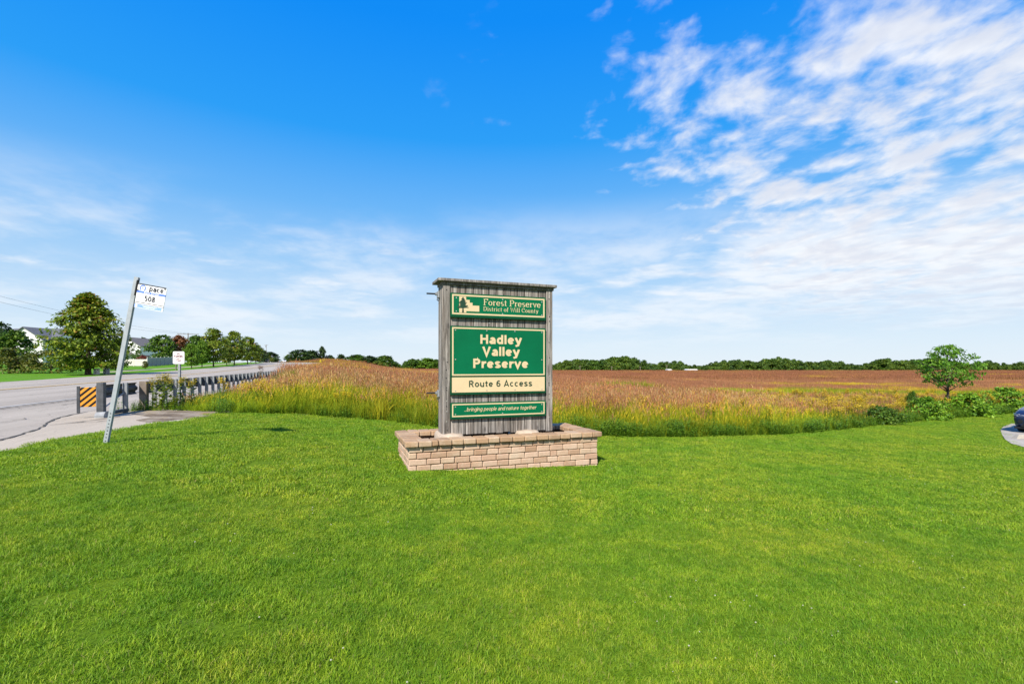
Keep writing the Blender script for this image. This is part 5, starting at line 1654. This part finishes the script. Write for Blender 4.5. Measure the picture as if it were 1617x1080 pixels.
# ------------------------------------------------------------------ houses, fence and small things across the road
def house(name, label, px, Y, w, d, hw, hp, ridge, rz, roof, wins, wing=None, chimney=True, zoff=0.0):
    x, y, z = at(px, Y)
    root = empty(name, (x, y, z + zoff), rz, label=label, cat='house', group='white houses across the road')
    def block(x0, x1, y0, y1, hw, hp, ridge, tag_):
        mb = MB()
        if ridge == 'y':
            xm = (x0 + x1) / 2
            mb.add([(x0, y0, -0.5), (x1, y0, -0.5), (x1, y0, hw), (xm, y0, hp), (x0, y0, hw), (x0, y1, -0.5), (x1, y1, -0.5), (x1, y1, hw), (xm, y1, hp), (x0, y1, hw)],
                   [(0, 1, 2, 3, 4), (9, 8, 7, 6, 5), (0, 4, 9, 5), (1, 6, 7, 2)])
        else:
            ym = (y0 + y1) / 2
            mb.add([(x0, y0, -0.5), (x0, y1, -0.5), (x0, y1, hw), (x0, ym, hp), (x0, y0, hw), (x1, y0, -0.5), (x1, y1, -0.5), (x1, y1, hw), (x1, ym, hp), (x1, y0, hw)],
                   [(0, 1, 2, 3, 4), (9, 8, 7, 6, 5), (0, 4, 9, 5), (1, 6, 7, 2)])
        mb.build('wall', M['siding'], root)
        o = 0.4; t = 0.18; mb = MB()
        if ridge == 'y':
            xm = (x0 + x1) / 2; sl = (hp - hw) / (xm - x0)
            for s_ in (-1, 1):
                ex = xm + s_ * (xm - x0 + o); ez = hw - o * sl
                a = [(xm, hp + 0.03), (ex, ez + 0.03), (ex, ez + t + 0.03), (xm, hp + t + 0.03)]
                mb.add([(p, y0 - o, q) for p, q in a] + [(p, y1 + o, q) for p, q in a], [(0, 1, 2, 3), (7, 6, 5, 4), (0, 4, 5, 1), (1, 5, 6, 2), (2, 6, 7, 3), (3, 7, 4, 0)])
        else:
            ym = (y0 + y1) / 2; sl = (hp - hw) / (ym - y0)
            for s_ in (-1, 1):
                ey2 = ym + s_ * (ym - y0 + o); ez = hw - o * sl
                a = [(ym, hp + 0.03), (ey2, ez + 0.03), (ey2, ez + t + 0.03), (ym, hp + t + 0.03)]
                mb.add([(x0 - o, p, q) for p, q in a] + [(x1 + o, p, q) for p, q in a], [(0, 1, 2, 3), (7, 6, 5, 4), (0, 4, 5, 1), (1, 5, 6, 2), (2, 6, 7, 3), (3, 7, 4, 0)])
        return mb.build('roof', M[roof], root)
    rf = block(-w / 2, w / 2, -d / 2, d / 2, hw, hp, ridge, 'main')
    if wing:
        block(*wing, 'wing')
    if chimney:
        mb = MB(); mb.box(-0.35, 0.35, -0.3, 0.3, hp - 0.8, hp + 0.8, 0.03); o = mb.build('chimney', M['tan_brick'], rf); o.location = (w * 0.12, d * 0.1, 0)
    for (face, u, z0, ww, hh) in wins:
        fr = MB(); gl = MB(); f_ = 0.09
        def ring_(mbx, a0, a1, b0, b1, c0, c1, plane, pos_, sgn):
            if plane == 'y': mbx.box(a0, a1, pos_ + (0 if sgn > 0 else -c1), pos_ + (c1 if sgn > 0 else 0) , b0, b1)
            else: mbx.box(pos_ + (0 if sgn > 0 else -c1), pos_ + (c1 if sgn > 0 else 0), a0, a1, b0, b1)
        plane, pos_, sgn = {'front': ('y', wing[2] if wing and u > 0 and u < wing[1] and u > wing[0] else -d / 2, -1), 'right': ('x', w / 2, 1), 'left': ('x', -w / 2, -1)}[face]
        for a0, a1, b0, b1 in ((u - ww / 2 - f_, u + ww / 2 + f_, z0 + hh, z0 + hh + f_), (u - ww / 2 - f_, u + ww / 2 + f_, z0 - f_, z0), (u - ww / 2 - f_, u - ww / 2, z0, z0 + hh), (u + ww / 2, u + ww / 2 + f_, z0, z0 + hh), (u - 0.03, u + 0.03, z0, z0 + hh)):
            ring_(fr, a0, a1, b0, b1, 0, 0.07, plane, pos_, sgn)
        fo = fr.build('window', M['trim'], root)
        ring_(gl, u - ww / 2 + 0.002, u + ww / 2 - 0.002, z0 + 0.002, z0 + hh - 0.002, 0, 0.03, plane, pos_, sgn)
        gl.build('pane', M['glass'], fo)
    return root
h1 = house('white_house', 'white two-storey house with dark grey roof left of the big maple', 70, 112, 13, 8, 5.2, 7.6, 'x', R(0), 'roof_grey',
      [('front', -4.5, 3.4, 1.0, 1.3), ('front', -4.5, 0.9, 1.2, 1.4), ('front', 2.0, 3.4, 1.1, 1.3), ('right', 0, 3.4, 1.0, 1.2)], wing=(-2.2, 6.0, -6.5, 0.0, 4.9, 7.5, 'y'), chimney=False)
h2 = house('white_house', 'far white house with brown-grey roof right of the big maple', 217, 155, 8.4, 11, 5.0, 7.6, 'y', R(6), 'roof_brown',
      [('right', -3.2, 3.3, 1.0, 1.4), ('right', 0.2, 3.3, 1.0, 1.4), ('right', 3.4, 3.3, 1.0, 1.4), ('front', -1.6, 3.3, 1.0, 1.3), ('right', -1.5, 0.8, 1.0, 1.4), ('right', 2.4, 0.8, 1.0, 1.4)], wing=(-3.2, 2.2, -8.4, -5.0, 2.4, 3.9, 'y'), chimney=False)
h3 = house('tan_house', 'tan brick house roof glimpsed behind the far white house', 247, 190, 9, 10, 4.4, 7.2, 'y', R(20), 'tan_brick', [('front', 1.0, 1.8, 1.0, 1.3)], chimney=False)

def fence(label, px0, Y0, px1, Y1, hgt, mat, step=2.4):
    a = Vector(at(px0, Y0)[:2]); b = Vector(at(px1, Y1)[:2])
    n = max(1, round((b - a).length / step))
    root = empty('yard_fence', (a.x, a.y, h(a.x, a.y)), label=label, cat='fence')
    rz = math.atan2(b.y - a.y, b.x - a.x); L = (b - a).length / n
    z00 = h(a.x, a.y)
    pm = None; bm_ = None
    for i in range(n + 1):
        q = a.lerp(b, i / n)
        mb = MB(); mb.box(-0.06, 0.06, -0.06, 0.06, -0.2, hgt + 0.08, 0.01)
        o = mb.build('post', M[mat], root) if pm is None else data_obj('post', pm, None, root)
        pm = o.data; o.location = (q.x - a.x, q.y - a.y, h(q.x, q.y) - z00); o.rotation_euler.z = rz
        if i < n:
            if bm_ is None:
                mb = MB(); m_ = 14; w_ = (L - 0.13) / m_
                for k in range(m_):
                    mb.box(0.065 + k * w_ + 0.006, 0.065 + (k + 1) * w_ - 0.006, -0.012, 0.012, 0.04, hgt - 0.03 + 0.02 * (k % 2))
                mb.box(0.06, L - 0.06, 0.012, 0.05, 0.25, 0.34); mb.box(0.06, L - 0.06, 0.012, 0.05, hgt - 0.35, hgt - 0.26)
                o = mb.build('picket_panel', M[mat], root); bm_ = o.data; o['kind'] = 'stuff'
            else:
                o = data_obj('picket_panel', bm_, None, root); o['kind'] = 'stuff'
            o.location = (q.x - a.x, q.y - a.y, h(q.x, q.y) - z00); o.rotation_euler.z = rz
fence('pale plank fence in front of the far white house', 170, 80.5, 232, 80, 1.15, 'vinyl_fence')
fence('grey plank fence running right from the pale fence', 232.6, 80, 277, 96, 1.45, 'shade_grey_fence')

def utility_pole(px, Y, top, lab, arm=2.4, trans=False):
    x, y, z = at(px, Y)
    hh = EYE + (HOR - top) / F * Y - z
    root = empty('utility_pole', (x, y, z), math.atan2(DY, DX) + R(90), label=lab, cat='utility pole', group='utility poles')
    mb = MB(); mb.tube([(0, 0, -0.5), (0, 0, hh)], [0.17, 0.11], 10); mb.build('pole', M['pole_wood'], root)
    mb = MB(); mb.box(-arm / 2, arm / 2, -0.06, 0.06, hh - 0.35, hh - 0.22, 0.01); mb.build('crossarm', M['pole_wood'], root)
    for k in (-0.46, -0.2, 0.2, 0.46):
        mb = MB(); mb.tube([(arm * k, 0, hh - 0.22), (arm * k, 0, hh - 0.12)], [0.05, 0.03], 6); mb.build('insulator', M['steel_dark'], root)
    if trans:
        mb = MB(); mb.tube([(0.32, 0, hh - 1.6), (0.32, 0, hh - 0.7)], 0.25, 10); mb.build('transformer', M['steel'], root)
    return Vector((x, y, z + hh - 0.12))
pA = utility_pole(297, 128, 526, 'wooden utility pole with crossarm beside the russet tree', 5.0)
pC = utility_pole(420.5, 300, 544, 'distant utility pole above the vanishing road', 2.2, True)
# the next pole stands outside the frame on the left; its wires enter the picture
xb, yb = rt(52, -47); zb = h(xb, yb) + 12.0
root = empty('utility_pole', (xb, yb, zb - 12.0), math.atan2(DY, DX) + R(90), label='tall utility pole outside the left edge carrying the wires', cat='utility pole', group='utility poles')
mb = MB(); mb.tube([(0, 0, -0.5), (0, 0, 12.2)], [0.17, 0.11], 10); mb.build('pole', M['pole_wood'], root)
mb = MB(); mb.box(-1.4, 1.4, -0.06, 0.06, 11.75, 11.88, 0.01); mb.build('crossarm', M['pole_wood'], root)
for k, (off, lab) in enumerate([(0.9, 'upper thin power line in the sky at the left'), (-0.7, 'lower thin power line in the sky at the left')]):
    a = Vector((xb + NX * off, yb + NY * off, zb - 0.12)); b = Vector((pA.x + NX * off, pA.y + NY * off, pA.z))
    pts = [a.lerp(b, i / 24) - Vector((0, 0, (1.5 + 0.4 * k) * 4 * (i / 24) * (1 - i / 24))) for i in range(25)]
    mb = MB(); mb.tube(pts, 0.014, 5); mb.build('power_line', M['black_metal'], None, label=lab, cat='power line', group='power lines')

def small_box(name, lab, px, Y, w, d, hh, mat, cat, post=None):
    x, y, z = at(px, Y)
    root = empty(name, (x, y, z), R(-17), label=lab, cat=cat)
    z0 = post or 0.0
    mb = MB(); mb.box(-w / 2, w / 2, -d / 2, d / 2, z0 - (0.1 if not post else 0), z0 + hh * 0.82, 0.02); mb.build('cabinet', M[mat], root)
    mb = MB(); mb.prism([(-w / 2 - .03, z0 + hh * 0.82 + .002), (w / 2 + .03, z0 + hh * 0.82 + .002), (w / 2 - .02, z0 + hh), (-w / 2 + .02, z0 + hh)], -d / 2 - .03, d / 2 + .03); mb.build('lid', M[mat], root)
    if post:
        mb = MB(); mb.box(-0.05, 0.05, -0.05, 0.05, -0.2, post - 0.002, 0.01); mb.build('post', M['pole_wood'], root)
small_box('utility_box', 'small white utility box on the grass right of the big maple trunk', 152.5, 46, 0.35, 0.35, 0.55, 'trim', 'utility box')
small_box('utility_pedestal', 'slim grey utility pedestal behind the leaning bus stop post', 168, 47, 0.42, 0.35, 1.0, 'steel', 'utility box')
small_box('mailbox', 'white mailbox on a post below the second tallest row maple', 361.5, 96, 0.7, 0.5, 0.6, 'trim', 'mailbox', 0.9)
small_box('mailbox', 'white roadside box on a post at the right end of the row', 396, 103, 0.6, 0.4, 0.5, 'trim', 'mailbox', 1.0)
small_box('mailbox', 'dark mailbox post directly behind the no parking sign', 278, 62, 0.35, 0.5, 0.35, 'car_black', 'mailbox', 1.0)
for px, w, lab in ((1056, 6, 'small white shed roof left of two on the horizon'), (1091, 16, 'long low white shed on the horizon right of the sign')):
    x, y, z = at(px, 372)
    root = empty('farm_shed', (x, y, z), label=lab, cat='shed', group='white sheds on the horizon')
    ww = w / F * 372
    mb = MB(); mb.box(-ww / 2, ww / 2, -3, 3, -0.5, 1.3); mb.build('wall', M['siding'], root)
    mb = MB(); mb.prism([(-ww / 2 - .3, 1.305), (ww / 2 + .3, 1.305), (ww / 2 - .6, 1.9), (-ww / 2 + .6, 1.9)], -3.3, 3.3); mb.build('roof', M['trim'], root)
for px, top, lab in ((916, 580, 'thin distant pole nearest the sign on its right'), (966, 581, 'second thin distant pole right of the sign'), (1011, 581, 'third thin distant pole right of the sign'), (1053, 579, 'fourth thin distant pole by the small shed')):
    x, y, z = at(px, 365); hh = EYE + (HOR - top) / F * 365 - z + 1.2
    mb = MB(); mb.tube([(0, 0, -0.5), (0, 0, hh)], [0.22, 0.16], 7); mb.box(-0.9, 0.9, -0.1, 0.1, hh - 0.5, hh - 0.3)
    o = mb.build('distant_pole', M['pole_wood'], None, label=lab, cat='pole', group='distant poles'); o.location = (x, y, z)

# ------------------------------------------------------------------ vehicles
def loft(rings, closed=True):
    n = len(rings[0]); V = [p for r in rings for p in r]; F_ = []
    for i in range(len(rings) - 1):
        for k in range(n if closed else n - 1):
            k2 = (k + 1) % n
            F_.append((i * n + k, i * n + k2, (i + 1) * n + k2, (i + 1) * n + k))
    return V, F_

def make_car(name, label, loc, rz, paint, tall=1.0, scale=1.0, cat='car'):
    """front towards local -y"""
    root = empty(name, loc, rz, label=label, cat=cat)
    root.scale = (scale,) * 3
    k = tall
    st = [  # y, half width, z bottom, z belt (hood, waist, boot)
        (-2.28, 0.52, 0.34, 0.60), (-2.25, 0.70, 0.26, 0.68), (-2.15, 0.82, 0.21, 0.735), (-1.95, 0.885, 0.19, 0.79), (-1.5, 0.91, 0.18, 0.875), (-0.95, 0.915, 0.18, 0.945), (-0.3, 0.915, 0.18, 0.965),
        (0.6, 0.915, 0.18, 0.985), (1.4, 0.91, 0.19, 1.01), (1.9, 0.885, 0.22, 1.02), (2.18, 0.82, 0.28, 0.99), (2.28, 0.66, 0.36, 0.90)]
    rings = []
    for y, w, zb, zt in st:
        zt *= k ** 0.5
        m_ = zb + (zt - zb) * 0.45
        half = [(0.0, zb), (w * 0.80, zb), (w * 0.96, zb + 0.07), (w, m_), (w * 0.985, zb + (zt - zb) * 0.72), (w * 0.93, zt - 0.05), (w * 0.84, zt), (0.0, zt + 0.035)]
        ring = [(a, y, b) for a, b in half] + [(-a, y, b) for a, b in reversed(half[1:-1])]
        rings.append(ring)
    V, F_ = loft(rings)
    n = len(rings[0]); F_ += [tuple(range(n))[::-1], tuple(range((len(rings) - 1) * n, len(rings) * n))]
    o = mesh_obj('body', V, F_, M[paint], root, True)
    bm = bmesh.new(); bm.from_mesh(o.data); bmesh.ops.recalc_face_normals(bm, faces=bm.faces[:]); bm.to_mesh(o.data); bm.free()
    # wheel arches cut out
    dg = None
    mods = []
    for wy in (-1.42, 1.42):
        mb = MB(); mb.tube([(-1.2, wy, 0.33), (1.2, wy, 0.33)], 0.395, 20)
        c = mb.build('cutter', None)
        md = o.modifiers.new('cut', 'BOOLEAN'); md.operation = 'DIFFERENCE'; md.object = c; md.solver = 'EXACT'
        mods.append(c)
    dg = bpy.context.evaluated_depsgraph_get(); dg.update()
    me = bpy.data.meshes.new_from_object(o.evaluated_get(dg))
    o.modifiers.clear(); o.data = me; me.materials.clear(); me.materials.append(M[paint])
    for c in mods: bpy.data.objects.remove(c)
    mb = MB(); mb.box(-0.66, 0.66, -1.95, 1.95, 0.20, 0.72); mb.build('underbody', M['car_black'], root)
    # cabin
    zt = 1.0 * k ** 0.5; zr = 1.45 * k
    cab = [(-1.05, 0.78, zt - 0.10, 0.0), (-0.15, 0.62, zr - 0.04, 1), (0.35, 0.60, zr, 1), (0.95, 0.60, zr - 0.03, 1), (1.95, 0.74, zt - 0.02, 0)]
    rg = []
    for y, w, z, t in cab:
        wb = 0.82
        if t: rg.append([(-wb, y, zt - 0.06), (-w, y, z - 0.05), (-w * 0.8, y, z), (w * 0.8, y, z), (w, y, z - 0.05), (wb, y, zt - 0.06)])
        else: rg.append([(-wb, y, zt - 0.07), (-w, y, z + 0.01), (-w * 0.8, y, z + 0.015), (w * 0.8, y, z + 0.015), (w, y, z + 0.01), (wb, y, zt - 0.07)])
    V, F_ = loft(rg)
    mesh_obj('cabin', V, F_, M[paint], root, False)
    def pane(name, pts, mat='glass'):
        mesh_obj(name, pts, [tuple(range(len(pts)))], M[mat], root)
    def up(p, d): return tuple(a + b for a, b in zip(p, d))
    w0 = Vector((-0.60, -1.02, zt - 0.04)); 
    pane('windscreen', [(-0.66, -0.98, zt - 0.01), (0.66, -0.98, zt - 0.01), (0.54, -0.20, zr - 0.035), (-0.54, -0.20, zr - 0.035)])
    pane('rear_window', [(-0.58, 1.85, zt + 0.055), (-0.52, 1.05, zr - 0.005), (0.52, 1.05, zr - 0.005), (0.58, 1.85, zt + 0.055)])
    for s_ in (-1, 1):
        for y0, y1, y2, y3 in ((-0.70, 0.20, 0.24, -0.10), (0.28, 1.30, 0.95, 0.31)):
            pts = [(s_ * 0.832, y0, zt - 0.02), (s_ * 0.832, y1, zt - 0.02), (s_ * 0.655, y2, zr - 0.085), (s_ * 0.655, y3, zr - 0.085)]
            pane('side_window', pts)
        # wheels
        for wy in (-1.42, 1.42):
            wh = empty('wheel', (s_ * 0.80, wy, 0.33), parent=root)
            prof = [(0.0, -0.10), (0.24, -0.105), (0.315, -0.095), (0.335, -0.06), (0.335, 0.06), (0.315, 0.095), (0.24, 0.105), (0.0, 0.10)]
            m_ = 22; vs = []; fs = []
            for r, xx in prof[1:-1]:
                for q in range(m_):
                    th = 2 * math.pi * q / m_; vs.append((xx, r * math.cos(th), r * math.sin(th)))
            for i in range(len(prof) - 3):
                for q in range(m_):
                    q2 = (q + 1) % m_; fs.append((i * m_ + q, i * m_ + q2, (i + 1) * m_ + q2, (i + 1) * m_ + q))
            mesh_obj('tyre', vs, fs, M['tyre'], wh, True)
            mb = MB(); mb.tube([(-0.06, 0, 0), (0.06, 0, 0)], 0.236, 20); mb.build('rim', M['car_black'], wh)
            mb = MB()
            for q in range(5):
                th = 2 * math.pi * q / 5
                c_, s2 = math.cos(th), math.sin(th)
                xx = s_ * 0.075
                mb.add([(xx, -0.03 * s2 + 0.03 * c_, 0.03 * c_ + 0.03 * s2), (xx, 0.03 * s2 + 0.03 * c_, -0.03 * c_ + 0.03 * s2), (xx, 0.025 * s2 + 0.225 * c_, -0.025 * c_ + 0.225 * s2), (xx, -0.025 * s2 + 0.225 * c_, 0.025 * c_ + 0.225 * s2)], [(0, 1, 2, 3)])
            mb.build('spokes', M['alloy'], wh)
        mb = MB(); mb.box(s_ * 0.93 - 0.09, s_ * 0.93 + 0.09, -0.70, -0.58, zt + 0.0, zt + 0.13, 0.03); mb.build('mirror', M[paint], root)
        # slim headlamp wrapping the corner, tail lamp
        pts = [(s_ * 0.46, -2.262, 0.645), (s_ * 0.715, -2.235, 0.655), (s_ * 0.845, -2.09, 0.690), (s_ * 0.845, -2.09, 0.640), (s_ * 0.715, -2.25, 0.60), (s_ * 0.46, -2.285, 0.60)]
        pane('headlamp', pts, 'lamp_glass')
        pts = [(s_ * 0.50, 2.29, 0.86), (s_ * 0.78, 2.22, 0.88), (s_ * 0.84, 2.10, 0.80), (s_ * 0.78, 2.24, 0.70), (s_ * 0.50, 2.30, 0.70)]
        pane('tail_lamp', pts, 'red_lamp')
        mb = MB(); mb.tube([(s_ * 0.62, -2.29, 0.42), (s_ * 0.62, -2.20, 0.42)], 0.065, 12); mb.build('fog_lamp', M['car_black'], root)
    mb = MB(); mb.box(-0.84, 0.84, -2.20, -2.10, 0.575, 0.600, 0.006); mb.box(-0.45, 0.45, -2.315, -2.2, 0.60, 0.645, 0.01); mb.build('grille', M['car_black'], root)
    mb = MB(); mb.prism([(-0.62, 0.24), (0.62, 0.24), (0.52, 0.40), (-0.52, 0.40)], -2.295, -2.15); mb.build('intake', M['car_black'], root)
    mb = MB(); mb.box(-0.78, 0.78, -2.26, -2.0, 0.17, 0.235, 0.01); mb.build('front_lip', M['car_black'], root)
    mb = MB(); mb.box(-0.26, 0.26, -2.318, -2.296, 0.43, 0.55, 0.004); mb.build('number_plate', M['trim'], root)
    return root

# parked car at the right edge: only its front corner is in view
cx, cy = 19.47, 16.80
cyaw = R(-63)
make_car('parked_car', 'dark blue car parked at the right edge, nose towards the lawn', (cx, cy, h(cx, cy) + 0.036), cyaw, 'car_paint')
sx_, sy_ = rt(232, -20.6)
make_car('distant_suv', 'small grey car driving away on the far road', (sx_, sy_, h(sx_, sy_) + 0.01), R(180 + 25), 'suv_paint', 1.12, 1.05)
sx_, sy_ = rt(330, -9.5)
make_car('distant_van', 'tiny white vehicle at the crest of the road', (sx_, sy_, h(sx_, sy_) + 0.01), R(25), 'white_car_paint', 1.2, 1.05)

# concrete wheel stop
ws = gp(1601, 694)
root = empty('wheel_stop', (ws[0], ws[1], h(*ws) + 0.036), R(-6), label='pale concrete wheel stop on the parking pad in front of the car', cat='wheel stop')
mb = MB()
Lw = 1.75
a = [(0.0, -0.085, 0.0), (0.0, 0.085, 0.0), (0.10, 0.05, 0.125), (0.10, -0.05, 0.125)]
b = [(Lw - p[0], p[1], p[2]) for p in a]
mb.add(a + b, [(0, 1, 2, 3), (7, 6, 5, 4), (0, 3, 7, 4), (1, 5, 6, 2), (3, 2, 6, 7), (0, 4, 5, 1)])
mb.build('stop_bar', M['lot'], root)
for xx in (0.32, Lw - 0.32):
    mb = MB(); mb.tube([(xx, 0, 0.12), (xx, 0, 0.13)], 0.018, 8); mb.build('anchor_pin', M['steel_dark'], root)
